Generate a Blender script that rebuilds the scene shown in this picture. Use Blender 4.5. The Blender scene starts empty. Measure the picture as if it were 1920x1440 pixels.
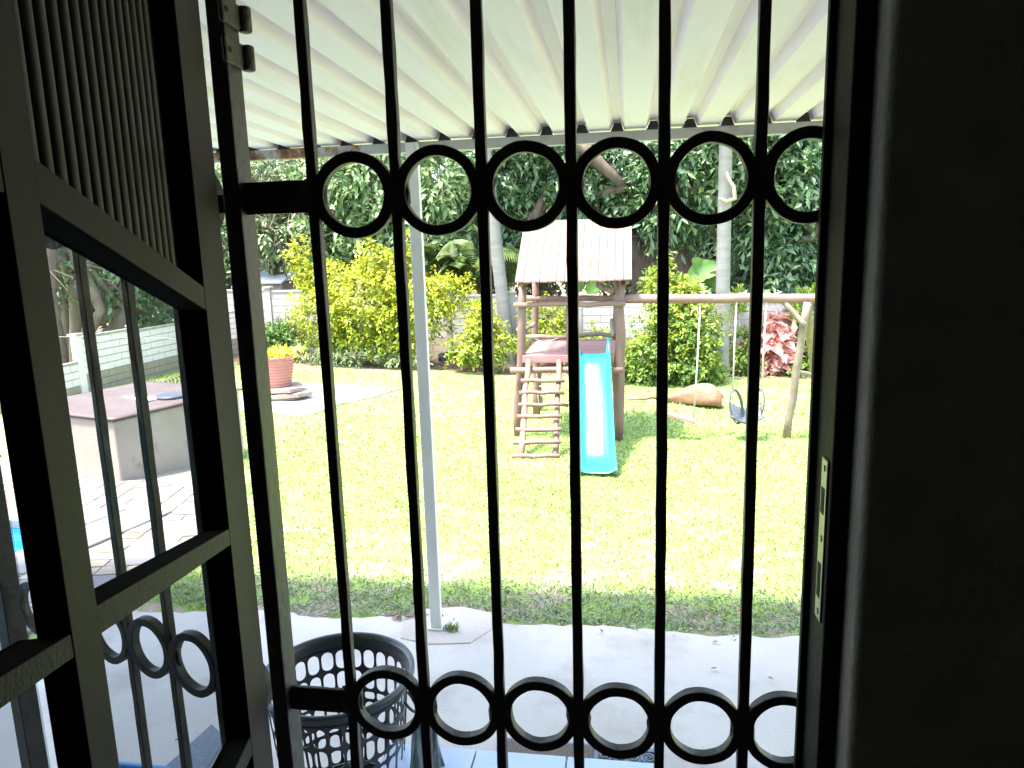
import bpy, bmesh, math, random
import numpy as np
from mathutils import Vector, Matrix
from mathutils.geometry import delaunay_2d_cdt

random.seed(7)
rng = np.random.default_rng(11)
SC = bpy.context.scene
COL = SC.collection
R = math.radians

# ------------------------------------------------------------------ camera
FPX = 1387.0                                    # focal length in pixels of a 1920 wide picture
def nz(v):
    v = np.array(v, float); return v / np.linalg.norm(v)
_dn = nz([219, 7487, FPX])
_fw = nz([217, -263.3, FPX]); _fw = nz(_fw - _dn * (_fw @ _dn))
_rt = np.cross(_dn, _fw)
CR = np.stack([_rt, _fw, -_dn])                 # world <- camera (x right, y down, z forward)
CAM = np.array([0, 0, 1.85])
cd = bpy.data.cameras.new('camera'); cam = bpy.data.objects.new('camera', cd); COL.objects.link(cam)
cd.sensor_width = 36; cd.lens = FPX / 1920 * 36; cd.clip_start = 0.02; cd.clip_end = 2000
m = Matrix.Identity(4)
for i in range(3):
    m[i][0] = CR[i, 0]; m[i][1] = -CR[i, 1]; m[i][2] = -CR[i, 2]; m[i][3] = CAM[i]
cam.matrix_world = m
SC.camera = cam

# ------------------------------------------------------------------ light
SUN = nz([-0.30, -0.23, 1.0])                   # towards the sun
world = bpy.data.worlds.new('World'); SC.world = world; world.use_nodes = True
wn = world.node_tree; wn.nodes.clear()
sky = wn.nodes.new('ShaderNodeTexSky'); sky.sky_type = 'NISHITA'; sky.sun_disc = False
sky.sun_elevation = math.asin(SUN[2]); sky.sun_rotation = math.atan2(SUN[0], SUN[1])
sky.air_density = 1.2; sky.dust_density = 2.5
bg = wn.nodes.new('ShaderNodeBackground'); bg.inputs[1].default_value = 0.15
wo = wn.nodes.new('ShaderNodeOutputWorld')
wn.links.new(sky.outputs[0], bg.inputs[0]); wn.links.new(bg.outputs[0], wo.inputs[0])
sl = bpy.data.lights.new('sun', 'SUN'); sl.energy = 2.35; sl.angle = R(7); sl.color = (1.0, 0.965, 0.9)
so = bpy.data.objects.new('sun', sl); COL.objects.link(so)
so.rotation_euler = Vector(SUN).to_track_quat('Z', 'Y').to_euler(); so.location = (0, 0, 30)
SC.view_settings.view_transform = 'Standard'; SC.view_settings.look = 'None'
SC.view_settings.gamma = 1.0; SC.view_settings.use_curve_mapping = False
SC.view_settings.exposure = 3.0
SC.cycles.max_bounces = 8; SC.cycles.diffuse_bounces = 5; SC.cycles.transparent_max_bounces = 16
SC.cycles.use_denoising = True
SC.cycles.sample_clamp_indirect = 8.0

# ------------------------------------------------------------------ placing helpers
def ray(x, y): return CR @ np.array([x - 960, y - 720, FPX])
def P(x, y, Y):                                  # the point seen there at distance Y from the house line
    d = ray(x, y); return CAM + d * (Y / d[1])
def PZ(x, y, Z):
    d = ray(x, y); return CAM + d * ((Z - CAM[2]) / d[2])
def PX(x, y, X):
    d = ray(x, y); return CAM + d * (X / d[0])
GP = [(-60, 0), (3.35, 0), (5, -.2), (7, -.45), (9, -.65), (12, -.8), (16, -.88), (30, -.95), (400, -1.2)]
GPx, GPy = zip(*GP)
def g(x, y):
    t = np.clip(-np.asarray(x, float) / 8, 0, 1)
    return np.interp(y, GPx, GPy) * (1 - .4 * t)
def PG(x, y):                                    # where that line of sight meets the ground
    d = ray(x, y) / FPX; t = 0.5
    while t < 60:
        p = CAM + d * t
        if p[2] < g(p[0], p[1]): return p
        t += .004
    return CAM + d * 60

# ------------------------------------------------------------------ materials
MATS = {}
def mat(name, col, rough=.6, col2=None, nscale=8.0, bump=0.0, bscale=None, metal=0.0, spec=.5, stretch=None, detail=6, ramp=(.35, .65),
        coat=0.0, tone=None, trans=0.0, col3=None, n3=(3.0, .55, .7)):
    if name in MATS: return MATS[name]
    M = bpy.data.materials.new(name); M.use_nodes = True
    nt = M.node_tree; N = nt.nodes; L = nt.links
    b = N['Principled BSDF']
    b.inputs['Roughness'].default_value = rough; b.inputs['Metallic'].default_value = metal
    b.inputs['Specular IOR Level'].default_value = spec
    b.inputs['Coat Weight'].default_value = coat
    tc = N.new('ShaderNodeTexCoord')
    vec = tc.outputs['Object']
    if stretch:
        mp = N.new('ShaderNodeMapping'); mp.inputs['Scale'].default_value = stretch
        L.new(vec, mp.inputs[0]); vec = mp.outputs[0]
    csock = None
    if tone:                                     # colour from a per leaf / per piece random value
        at = N.new('ShaderNodeAttribute'); at.attribute_name = 'tone'
        rp = N.new('ShaderNodeValToRGB'); el = rp.color_ramp.elements
        while len(el) < len(tone): el.new(0.5)
        for e, (p_, c_) in zip(el, tone): e.position = p_; e.color = (*c_, 1)
        L.new(at.outputs['Fac'], rp.inputs[0]); csock = rp.outputs[0]
    elif col2:
        n = N.new('ShaderNodeTexNoise'); n.inputs['Scale'].default_value = nscale; n.inputs['Detail'].default_value = detail
        L.new(vec, n.inputs['Vector'])
        rp = N.new('ShaderNodeValToRGB'); rp.color_ramp.elements[0].position = ramp[0]; rp.color_ramp.elements[1].position = ramp[1]
        rp.color_ramp.elements[0].color = (*col, 1); rp.color_ramp.elements[1].color = (*col2, 1)
        L.new(n.outputs['Fac'], rp.inputs[0]); csock = rp.outputs[0]
        if col3:
            n2 = N.new('ShaderNodeTexNoise'); n2.inputs['Scale'].default_value = n3[0]; n2.inputs['Detail'].default_value = 8
            n2.inputs['Roughness'].default_value = .65
            L.new(vec, n2.inputs['Vector'])
            r2 = N.new('ShaderNodeValToRGB'); r2.color_ramp.elements[0].position = n3[1]; r2.color_ramp.elements[1].position = n3[2]
            L.new(n2.outputs['Fac'], r2.inputs[0])
            mx = N.new('ShaderNodeMix'); mx.data_type = 'RGBA'
            L.new(r2.outputs[0], mx.inputs[0]); L.new(csock, mx.inputs[6]); mx.inputs[7].default_value = (*col3, 1)
            csock = mx.outputs[2]
    if csock is None: b.inputs['Base Color'].default_value = (*col, 1)
    else: L.new(csock, b.inputs['Base Color'])
    if bump:
        nb = N.new('ShaderNodeTexNoise'); nb.inputs['Scale'].default_value = bscale or nscale * 3; nb.inputs['Detail'].default_value = 5
        L.new(vec, nb.inputs['Vector'])
        bu = N.new('ShaderNodeBump'); bu.inputs['Strength'].default_value = bump; bu.inputs['Distance'].default_value = .01
        L.new(nb.outputs['Fac'], bu.inputs['Height']); L.new(bu.outputs[0], b.inputs['Normal'])
    if trans:
        tr = N.new('ShaderNodeBsdfTranslucent')
        if csock: L.new(csock, tr.inputs[0])
        else: tr.inputs[0].default_value = (*col, 1)
        ms = N.new('ShaderNodeMixShader'); ms.inputs[0].default_value = trans
        L.new(b.outputs[0], ms.inputs[1]); L.new(tr.outputs[0], ms.inputs[2])
        L.new(ms.outputs[0], N['Material Output'].inputs[0])
    MATS[name] = M
    return M

def glass_tinted():
    M = bpy.data.materials.new('tinted_glass'); M.use_nodes = True; nt = M.node_tree; N = nt.nodes; L = nt.links
    N.remove(N['Principled BSDF'])
    t = N.new('ShaderNodeBsdfTransparent'); t.inputs[0].default_value = (.79, .80, .81, 1)
    gl = N.new('ShaderNodeBsdfGlossy'); gl.inputs['Roughness'].default_value = .02
    ms = N.new('ShaderNodeMixShader'); ms.inputs[0].default_value = .003; L.new(t.outputs[0], ms.inputs[1]); L.new(gl.outputs[0], ms.inputs[2])
    L.new(ms.outputs[0], N['Material Output'].inputs[0]); return M
GLASS = glass_tinted()

def water_mat():
    M = bpy.data.materials.new('pool_water'); M.use_nodes = True; nt = M.node_tree; N = nt.nodes; L = nt.links
    b = N['Principled BSDF']; b.inputs['Base Color'].default_value = (.55, .9, 1, 1); b.inputs['Roughness'].default_value = .03
    b.inputs['IOR'].default_value = 1.33; b.inputs['Transmission Weight'].default_value = 1.0
    n = N.new('ShaderNodeTexNoise'); n.inputs['Scale'].default_value = 5
    bu = N.new('ShaderNodeBump'); bu.inputs['Strength'].default_value = .12; L.new(n.outputs['Fac'], bu.inputs['Height']); L.new(bu.outputs[0], b.inputs['Normal'])
    t = N.new('ShaderNodeBsdfTransparent'); t.inputs[0].default_value = (.6, .92, 1, 1)
    ms = N.new('ShaderNodeMixShader'); ms.inputs[0].default_value = .7
    L.new(b.outputs[0], ms.inputs[1]); L.new(t.outputs[0], ms.inputs[2]); L.new(ms.outputs[0], N['Material Output'].inputs[0])
    return M

def lawn_mat():
    M = bpy.data.materials.new('lawn'); M.use_nodes = True; nt = M.node_tree; N = nt.nodes; L = nt.links
    b = N['Principled BSDF']; b.inputs['Roughness'].default_value = .95; b.inputs['Specular IOR Level'].default_value = .1
    geo = N.new('ShaderNodeNewGeometry')
    def noise(s, d=6, r=.6):
        n = N.new('ShaderNodeTexNoise'); n.inputs['Scale'].default_value = s; n.inputs['Detail'].default_value = d; n.inputs['Roughness'].default_value = r
        L.new(geo.outputs['Position'], n.inputs['Vector']); return n.outputs['Fac']
    def ramp(s, a, c, ca=(0, 0, 0), cc=(1, 1, 1)):
        r = N.new('ShaderNodeValToRGB'); r.color_ramp.elements[0].position = a; r.color_ramp.elements[1].position = c
        r.color_ramp.elements[0].color = (*ca, 1); r.color_ramp.elements[1].color = (*cc, 1); L.new(s, r.inputs[0]); return r.outputs[0]
    def mix(f, a, c):
        x = N.new('ShaderNodeMix'); x.data_type = 'RGBA'; L.new(f, x.inputs[0])
        for s, v in ((6, a), (7, c)):
            if isinstance(v, tuple): x.inputs[s].default_value = (*v, 1)
            else: L.new(v, x.inputs[s])
        return x.outputs[2]
    grass = ramp(noise(26, 8, .7), .3, .7, (.18, .27, .07), (.29, .38, .11))
    grass = mix(ramp(noise(1.6), .45, .68), grass, (.30, .34, .13))
    soil = ramp(noise(30, 8), .3, .75, (.30, .225, .17), (.44, .35, .28))
    sep = N.new('ShaderNodeSeparateXYZ'); L.new(geo.outputs['Position'], sep.inputs[0])
    mr = N.new('ShaderNodeMapRange'); mr.inputs[1].default_value = 3.3; mr.inputs[2].default_value = 6.2; mr.inputs[3].default_value = .09; mr.inputs[4].default_value = -.13
    L.new(sep.outputs['Y'], mr.inputs[0])
    ad = N.new('ShaderNodeMath'); ad.operation = 'ADD'; L.new(noise(3.2, 8, .65), ad.inputs[0]); L.new(mr.outputs[0], ad.inputs[1])
    near = ramp(ad.outputs[0], .55, .64)
    mr2 = N.new('ShaderNodeMapRange'); mr2.inputs[1].default_value = 14.6; mr2.inputs[2].default_value = 15.8; mr2.inputs[3].default_value = 0; mr2.inputs[4].default_value = .5
    L.new(sep.outputs['Y'], mr2.inputs[0])
    ad2 = N.new('ShaderNodeMath'); ad2.operation = 'ADD'; L.new(noise(2.2, 6, .6), ad2.inputs[0]); L.new(mr2.outputs[0], ad2.inputs[1])
    far = ramp(ad2.outputs[0], .66, .76)
    c = mix(near, grass, soil); c = mix(far, c, (.17, .12, .085))
    L.new(c, b.inputs['Base Color'])
    bu = N.new('ShaderNodeBump'); bu.inputs['Strength'].default_value = .7; bu.inputs['Distance'].default_value = .02
    L.new(noise(55, 6, .7), bu.inputs['Height']); L.new(bu.outputs[0], b.inputs['Normal'])
    return M

def roof_mat():
    M = mat('roof_paint', (.95, .82, .90), .5, (.92, .795, .865), 1.3, bump=.05, bscale=30, stretch=(6, .5, 6), col3=(.78, .67, .61), n3=(2.0, .50, .78))
    return M

def rust_mat():
    M = bpy.data.materials.new('painted_beam'); M.use_nodes = True; nt = M.node_tree; N = nt.nodes; L = nt.links
    b = N['Principled BSDF']; b.inputs['Roughness'].default_value = .6
    geo = N.new('ShaderNodeNewGeometry')
    sep = N.new('ShaderNodeSeparateXYZ'); L.new(geo.outputs['Position'], sep.inputs[0])
    n = N.new('ShaderNodeTexNoise'); n.inputs['Scale'].default_value = 9; n.inputs['Detail'].default_value = 8; n.inputs['Roughness'].default_value = .75
    mp = N.new('ShaderNodeMapping'); mp.inputs['Scale'].default_value = (1, 1, .6); L.new(geo.outputs['Position'], mp.inputs[0]); L.new(mp.outputs[0], n.inputs['Vector'])
    mr = N.new('ShaderNodeMapRange'); mr.inputs[1].default_value = -.75; mr.inputs[2].default_value = -1.3; mr.inputs[3].default_value = -.30; mr.inputs[4].default_value = .10
    L.new(sep.outputs['X'], mr.inputs[0])
    ad = N.new('ShaderNodeMath'); ad.operation = 'ADD'; L.new(n.outputs['Fac'], ad.inputs[0]); L.new(mr.outputs[0], ad.inputs[1])
    r = N.new('ShaderNodeValToRGB'); L.new(ad.outputs[0], r.inputs[0])
    e = r.color_ramp.elements; e[0].position = .5; e[0].color = (.52, .51, .48, 1); e[1].position = .74; e[1].color = (.055, .022, .012, 1)
    k = e.new(.6); k.color = (.28, .13, .06, 1)
    n2 = N.new('ShaderNodeTexNoise'); n2.inputs['Scale'].default_value = 14; n2.inputs['Detail'].default_value = 7; L.new(geo.outputs['Position'], n2.inputs['Vector'])
    r2 = N.new('ShaderNodeValToRGB'); r2.color_ramp.elements[0].position = .5; r2.color_ramp.elements[1].position = .75; L.new(n2.outputs['Fac'], r2.inputs[0])
    mx = N.new('ShaderNodeMix'); mx.data_type = 'RGBA'; mx.blend_type = 'MULTIPLY'; mx.inputs[7].default_value = (.72, .68, .6, 1)
    L.new(r2.outputs[0], mx.inputs[0]); L.new(r.outputs[0], mx.inputs[6]); L.new(mx.outputs[2], b.inputs['Base Color'])
    return M

LITIRON = mat('lit_iron_enamel', (.085, .083, .075), .55, (.06, .058, .052), 60, bump=.4, bscale=120)  # lighter iron for the brackets; the light falling on them is in the colour
IRON = mat('black_iron_enamel', (.034, .032, .029), .45, (.052, .048, .043), 40, bump=.2, bscale=70, spec=.4, col3=(.075, .04, .022), n3=(28, .66, .78))
DOORP = mat('dark_bronze_frame', (.038, .0255, .0255), .6, (.032, .021, .0215), 30, bump=.05, bscale=300, spec=.16)
DOORW = mat('blistered_frame_paint', (.048, .033, .033), .6, (.034, .024, .0245), 60, bump=.22, bscale=240, spec=.18)
REED = mat('dark_reeded_panel', (.032, .026, .024), .5, (.027, .022, .021), 25)
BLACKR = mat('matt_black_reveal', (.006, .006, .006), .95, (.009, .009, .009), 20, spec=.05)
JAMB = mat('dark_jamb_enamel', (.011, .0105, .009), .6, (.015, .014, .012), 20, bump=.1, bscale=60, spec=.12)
STEEL = mat('plated_steel', (.42, .42, .36), .38, (.34, .34, .29), 60, metal=.55, spec=.5)
DARK = mat('dark_hole', (.01, .01, .01), .8)
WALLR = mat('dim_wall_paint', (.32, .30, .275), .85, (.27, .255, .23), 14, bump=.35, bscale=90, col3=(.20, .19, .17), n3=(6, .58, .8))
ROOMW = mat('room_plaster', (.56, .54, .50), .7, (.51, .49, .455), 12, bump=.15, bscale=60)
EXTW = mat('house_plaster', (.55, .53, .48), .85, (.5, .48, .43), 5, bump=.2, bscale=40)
FLOORI = mat('room_floor', (.32, .27, .21), .5, (.26, .21, .17), 6)
ROOF = roof_mat(); BEAM = rust_mat()
WHITEP = mat('white_post_paint', (.80, .79, .77), .5, (.74, .73, .71), 5, bump=.05, col3=(.5, .49, .46), n3=(6, .62, .8))
CONC = mat('patio_concrete', (.50, .44, .375), .85, (.57, .505, .435), 2.2, bump=.25, bscale=70, col3=(.36, .30, .24), n3=(2.4, .50, .78))
SLABC = mat('old_concrete', (.34, .305, .265), .9, (.42, .385, .345), 3, bump=.3, bscale=40, col3=(.33, .29, .24), n3=(4, .62, .8))
TILE = mat('sky_tinted_tile', (.50, .58, .70), .18, (.56, .63, .73), 4, col3=(.42, .47, .55), n3=(12, .65, .8))  # white tile; blue of the reflected sky is put into its colour
STONE = mat('grey_paver', (.155, .145, .142), .85, (.19, .178, .174), 5, bump=.3, bscale=40, col3=(.185, .172, .165), n3=(9, .6, .8))
COBB = mat('cream_cobble', (.265, .215, .155), .85, (.31, .26, .195), 6, bump=.3, bscale=45)
BED = mat('sand_bed', (.24, .205, .155), .95, (.31, .27, .21), 12, bump=.3)
REDT = mat('red_tile', (.28, .09, .065), .7, (.33, .12, .09), 6)
POOLT = mat('pool_tile', (.05, .28, .55), .25, (.10, .38, .65), 14)
POOLB = mat('pool_shell', (.10, .55, .80), .6, (.13, .60, .85), 2)
GROUT = mat('pool_grout', (.55, .72, .8), .7)
PLAST = mat('cream_plaster', (.34, .285, .225), .88, (.39, .335, .275), 3, bump=.4, bscale=30, col3=(.19, .165, .14), n3=(4, .57, .78))
LIDM = mat('brown_sheet', (.105, .074, .064), .6, (.135, .098, .086), 4, bump=.08, col3=(.17, .125, .11), n3=(7, .6, .8))
WBLK = mat('white_wall_block', (.42, .395, .365), .85, (.48, .455, .42), 4, bump=.3, bscale=30, col3=(.40, .39, .35), n3=(2.5, .60, .85))
WBLK2 = mat('limewashed_block', (.84, .73, .70), .85, (.88, .78, .74), 4, bump=.3, bscale=30, col3=(.50, .48, .43), n3=(2.5, .60, .85))
YBLK = mat('stained_wall_block', (.35, .29, .20), .85, (.40, .345, .25), 4, bump=.3, bscale=30, col3=(.42, .36, .26), n3=(2.5, .60, .85))
GBLK = mat('grey_wall_plank', (.31, .29, .255), .9, (.38, .355, .315), 3, bump=.3, bscale=25, col3=(.28, .26, .22), n3=(2.0, .58, .8))
CAPM = mat('weathered_cap', (.33, .31, .28), .9, (.45, .42, .38), 4, bump=.35, bscale=30)
JOINT = mat('wall_joint', (.30, .285, .255), .95, (.24, .23, .2), 8)
TERRA = mat('terracotta_plastic', (.34, .125, .10), .5, (.37, .15, .125), 5)
FLAG = mat('flagstone', (.21, .165, .13), .9, (.28, .225, .18), 6, bump=.4, bscale=25)
PLANK = mat('pale_roof_plank', (.19, .100, .072), .75, (.23, .132, .097), 7, bump=.2, bscale=30, stretch=(1, 1, .15), col3=(.15, .08, .055), n3=(10, .62, .8))
POSTM = mat('brown_log', (.125, .072, .055), .75, (.175, .108, .084), 9, bump=.4, bscale=30, stretch=(1, 1, .25), col3=(.25, .175, .14), n3=(5, .58, .8))
POLEM = mat('pinkish_pole', (.155, .088, .065), .75, (.21, .128, .098), 8, bump=.35, bscale=30, stretch=(.3, 1, 1), col3=(.115, .062, .045), n3=(6, .62, .8))
GREYP = mat('weathered_pole', (.15, .115, .085), .8, (.21, .165, .125), 8, bump=.4, bscale=25)
REDBR = mat('red_brown_board', (.245, .125, .108), .65, (.30, .165, .145), 6, bump=.15, stretch=(.3, 1, 1))
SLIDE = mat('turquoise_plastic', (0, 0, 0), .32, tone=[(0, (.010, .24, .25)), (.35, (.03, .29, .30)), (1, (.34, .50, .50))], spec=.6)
ROPE = mat('white_rope', (.50, .48, .43), .8, (.42, .40, .35), 60, bump=.5, bscale=200)
ROPEY = mat('yellow_rope', (.55, .42, .20), .8, (.6, .5, .3), 60)
RUBB = mat('grey_rubber', (.055, .062, .075), .5, (.072, .080, .095), 8)
SHEATH = mat('dry_sheath', (.165, .082, .046), .7, (.22, .12, .072), 5, bump=.3, bscale=20, stretch=(.5, 3, 3), col3=(.13, .06, .036), n3=(5, .6, .8))
BASK = mat('dark_plastic', (.028, .031, .034), .32, (.036, .039, .042), 20, spec=.55)
CLOTH = mat('grey_teal_cloth', (.17, .22, .23), .9, (.30, .35, .36), 14, bump=.3, bscale=60)
CLOTHD = mat('dark_cloth', (.02, .02, .03), .9, (.035, .035, .05), 14)
COIR = mat('coir', (.16, .115, .09), .98, (.24, .18, .145), 90, bump=1, bscale=300)
RUBM = mat('blue_grey_rubber', (.15, .19, .24), .6, (.19, .235, .29), 12)
BLUEP = mat('blue_plastic', (.02, .16, .46), .3, (.03, .20, .52), 6)
GREYB = mat('grey_board', (.15, .155, .17), .7, (.19, .195, .21), 6)
BARK = mat('tree_bark', (.075, .055, .04), .9, (.14, .105, .08), 5, bump=.6, bscale=18, stretch=(1, 1, .35))
BARKL = mat('pale_fig_bark', (.16, .125, .09), .9, (.23, .185, .135), 4, bump=.5, bscale=14, stretch=(1, 1, .35))
PALMB = mat('grey_palm_bark', (.17, .162, .145), .9, (.22, .21, .19), 3, bump=.35, bscale=12, stretch=(1, 1, 4), col3=(.12, .115, .10), n3=(3, .6, .8))
TWIG = mat('pale_twig', (.28, .23, .17), .9, (.36, .30, .23), 10)
DLEAF = mat('dark_glossy_leaf', (0, 0, 0), .36, tone=[(0, (.055, .105, .050)), (.5, (.105, .19, .085)), (.85, (.18, .29, .11)), (1, (.34, .42, .13))], trans=.22, spec=.6)
MLEAF = mat('mid_green_leaf', (0, 0, 0), .42, tone=[(0, (.10, .17, .065)), (.5, (.19, .29, .12)), (.85, (.28, .38, .14)), (1, (.48, .48, .10))], trans=.28)
OLEAF = mat('olive_leaf', (0, 0, 0), .5, tone=[(0, (.09, .135, .055)), (.5, (.17, .235, .10)), (.85, (.25, .32, .14)), (1, (.38, .40, .16))], trans=.25)
GLEAF = mat('golden_leaf', (0, 0, 0), .5, tone=[(0, (.085, .16, .016)), (.3, (.21, .285, .018)), (.65, (.36, .385, .020)), (1, (.47, .44, .035))], trans=.3)
GLEAF2 = mat('gold_green_leaf', (0, 0, 0), .5, tone=[(0, (.065, .14, .028)), (.4, (.14, .23, .03)), (.7, (.30, .36, .03)), (1, (.48, .47, .04))], trans=.28)
SLEAF = mat('shrub_leaf', (0, 0, 0), .5, tone=[(0, (.05, .10, .02)), (.6, (.10, .20, .035)), (1, (.2, .3, .05))], trans=.25)
FROND = mat('palm_leaf', (0, 0, 0), .42, tone=[(0, (.06, .12, .03)), (.6, (.13, .21, .055)), (1, (.27, .33, .10))], trans=.25)
CROT = mat('pink_leaf', (0, 0, 0), .5, tone=[(0, (.55, .20, .17)), (.5, (.72, .36, .31)), (1, (.80, .55, .46))], trans=.25)
DRYL = mat('dry_leaf', (0, 0, 0), .9, tone=[(0, (.16, .10, .06)), (.6, (.30, .19, .12)), (1, (.45, .33, .22))])
FLOW = mat('yellow_flower', (0, 0, 0), .6, tone=[(0, (.25, .35, .04)), (.4, (.62, .52, .04)), (1, (.80, .62, .10))], trans=.2)
GRASS = mat('grass_blade', (0, 0, 0), .6, tone=[(0, (.15, .23, .06)), (.5, (.24, .34, .09)), (.85, (.32, .40, .13)), (1, (.42, .40, .20))], trans=.25, spec=.3)
LAWN = lawn_mat()

# ------------------------------------------------------------------ mesh helpers
ORG = {}
def mk(name, V, F, material, parent=None, smooth=False):
    V = np.asarray(V, float)
    if parent is not None: V = V - ORG[parent.name]
    me = bpy.data.meshes.new(name)
    me.from_pydata(V.tolist(), [], F); me.materials.append(material)
    if smooth: me.polygons.foreach_set('use_smooth', [True] * len(me.polygons))
    me.validate(); me.update()
    o = bpy.data.objects.new(name, me); COL.objects.link(o)
    if parent is not None: o.parent = parent; ORG[o.name] = ORG[parent.name]
    else: ORG[o.name] = np.zeros(3)
    return o
def thing(name, label, cat, loc, group=None):
    o = bpy.data.objects.new(name, None); COL.objects.link(o); o.location = loc
    o.empty_display_size = .1
    ORG[o.name] = np.array(loc, float); o['label'] = label; o['category'] = cat
    if group: o['group'] = group
    return o
def tag(o, label=None, cat=None, group=None, kind=None):
    for k, v in (('label', label), ('category', cat), ('group', group), ('kind', kind)):
        if v: o[k] = v
    return o
def bev(o, w=.003, seg=2):
    md = o.modifiers.new('bevel', 'BEVEL'); md.width = w; md.segments = seg; md.limit_method = 'ANGLE'; md.angle_limit = R(40)
    return o
def solid(o, t, off=0):
    md = o.modifiers.new('solid', 'SOLIDIFY'); md.thickness = t; md.offset = off; return o
class B:
    def __init__(s): s.V = []; s.F = []
    def add(s, V, F):
        n = len(s.V); s.V += [tuple(map(float, v)) for v in V]; s.F += [tuple(i + n for i in f) for f in F]; return s
    def box(s, a, b):
        (x0, y0, z0), (x1, y1, z1) = a, b
        V = [(x0, y0, z0), (x1, y0, z0), (x1, y1, z0), (x0, y1, z0), (x0, y0, z1), (x1, y0, z1), (x1, y1, z1), (x0, y1, z1)]
        return s.add(V, [(0, 3, 2, 1), (4, 5, 6, 7), (0, 1, 5, 4), (1, 2, 6, 5), (2, 3, 7, 6), (3, 0, 4, 7)])
    def bar(s, p, q, w, h, up=(0, 0, 1), n=1, jit=0.0):      # rectangular bar from p to q, w across, h along up
        p = np.array(p, float); q = np.array(q, float); d = nz(q - p); u = np.array(up, float)
        a = np.cross(d, u)
        if np.linalg.norm(a) < 1e-5: a = np.cross(d, [1, 0, 0])
        a = nz(a); u = np.cross(a, d)
        V = []; F = []
        for i in range(n + 1):
            c = p + (q - p) * i / n
            for sa, su in ((-1, -1), (1, -1), (1, 1), (-1, 1)):
                j = rng.normal(0, jit, 2) if jit else (0, 0)
                V.append(c + a * (sa * w / 2 + j[0]) + u * (su * h / 2 + j[1]))
            if i:
                k = 4 * (i - 1)
                for e in range(4): F.append((k + e, k + (e + 1) % 4, k + 4 + (e + 1) % 4, k + 4 + e))
        F += [(3, 2, 1, 0), (4 * n, 4 * n + 1, 4 * n + 2, 4 * n + 3)]
        return s.add(V, F)
    def tube(s, pts, rad, seg=10, jit=0.0, cap=True):
        pts = [np.array(p, float) for p in pts]; n = len(pts)
        if not hasattr(rad, '__len__'): rad = [rad] * n
        V = []; F = []; u = None
        for i in range(n):
            d = nz(pts[min(i + 1, n - 1)] - pts[max(i - 1, 0)])
            if u is None:
                u = np.cross(d, [0, 0, 1]) if abs(d[2]) < .9 else np.cross(d, [1, 0, 0])
            u = nz(u - d * (u @ d)); v = np.cross(d, u)
            for k in range(seg):
                t = 2 * math.pi * k / seg; r = rad[i] * (1 + (rng.normal(0, jit) if jit else 0))
                V.append(pts[i] + u * math.cos(t) * r + v * math.sin(t) * r)
        for i in range(n - 1):
            for k in range(seg):
                F.append((i * seg + k, i * seg + (k + 1) % seg, (i + 1) * seg + (k + 1) % seg, (i + 1) * seg + k))
        if cap: F += [tuple(range(seg))[::-1], tuple(range((n - 1) * seg, n * seg))]
        return s.add(V, F)
    def lathe(s, c, prof, seg=32):
        V = []; F = []; n = len(prof)
        for r, z in prof:
            for k in range(seg):
                t = 2 * math.pi * k / seg; V.append((c[0] + r * math.cos(t), c[1] + r * math.sin(t), c[2] + z))
        for i in range(n - 1):
            for k in range(seg): F.append((i * seg + k, i * seg + (k + 1) % seg, (i + 1) * seg + (k + 1) % seg, (i + 1) * seg + k))
        return s.add(V, F)
    def prism(s, poly, z0, z1):
        n = len(poly); zt = z1 if hasattr(z1, '__len__') else [z1] * n; zb = z0 if hasattr(z0, '__len__') else [z0] * n
        V = [(x, y, z) for (x, y), z in zip(poly, zb)] + [(x, y, z) for (x, y), z in zip(poly, zt)]
        F = [tuple(range(n))[::-1], tuple(range(n, 2 * n))] + [(i, (i + 1) % n, n + (i + 1) % n, n + i) for i in range(n)]
        return s.add(V, F)
    def out(s, name, material, parent=None, smooth=False): return mk(name, s.V, s.F, material, parent, smooth)

def wob(p, q, n, a):                                 # a slightly crooked line from p to q
    p = np.array(p, float); q = np.array(q, float); out = []
    for i in range(n + 1):
        t = i / n; c = p + (q - p) * t
        if 0 < i < n: c = c + rng.normal(0, a, 3)
        out.append(c)
    return out

# ------------------------------------------------------------------ ground
pool = [(-8.2, 1.2), (-3.98, 1.2), (-3.98, 4.80), (-8.2, 4.80)]
def ground_sheet(name, outer, holes, pts, zf, material):
    V = [Vector(p) for p in outer]; E = [(i, (i + 1) % len(outer)) for i in range(len(outer))]
    for h in holes:
        k = len(V); V += [Vector(p) for p in h]; E += [(k + i, k + (i + 1) % len(h)) for i in range(len(h))]
    V += [Vector(p) for p in pts]
    vv, ee, ff, *_ = delaunay_2d_cdt(V, E, [], 0, 1e-5)
    def inside(p, poly):
        c = False; n = len(poly)
        for i in range(n):
            (x1, y1), (x2, y2) = poly[i], poly[(i + 1) % n]
            if (y1 > p[1]) != (y2 > p[1]) and p[0] < (x2 - x1) * (p[1] - y1) / (y2 - y1) + x1: c = not c
        return c
    F = []
    for f in ff:
        c = sum((vv[i] for i in f), Vector((0, 0))) / len(f)
        if inside(c, outer) and not any(inside(c, h) for h in holes): F.append(tuple(f))
    return mk(name, [(v.x, v.y, zf(v.x, v.y)) for v in vv], F, material, smooth=True)
gpts = [(x, y) for x in np.arange(-14, 8.01, .5) for y in np.arange(-6, 19.01, .5)]
gpts += [(x, y) for x in np.arange(-180, 181, 20) for y in np.arange(-80, 381, 20) if not (-14 <= x <= 8 and -6 <= y <= 19)]
gr = ground_sheet('lawn', [(-200, -100), (200, -100), (200, 400), (-200, 400)], [pool], gpts, lambda x, y: float(g(x, y)) - .012, LAWN)
tag(gr, kind='structure')

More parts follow.
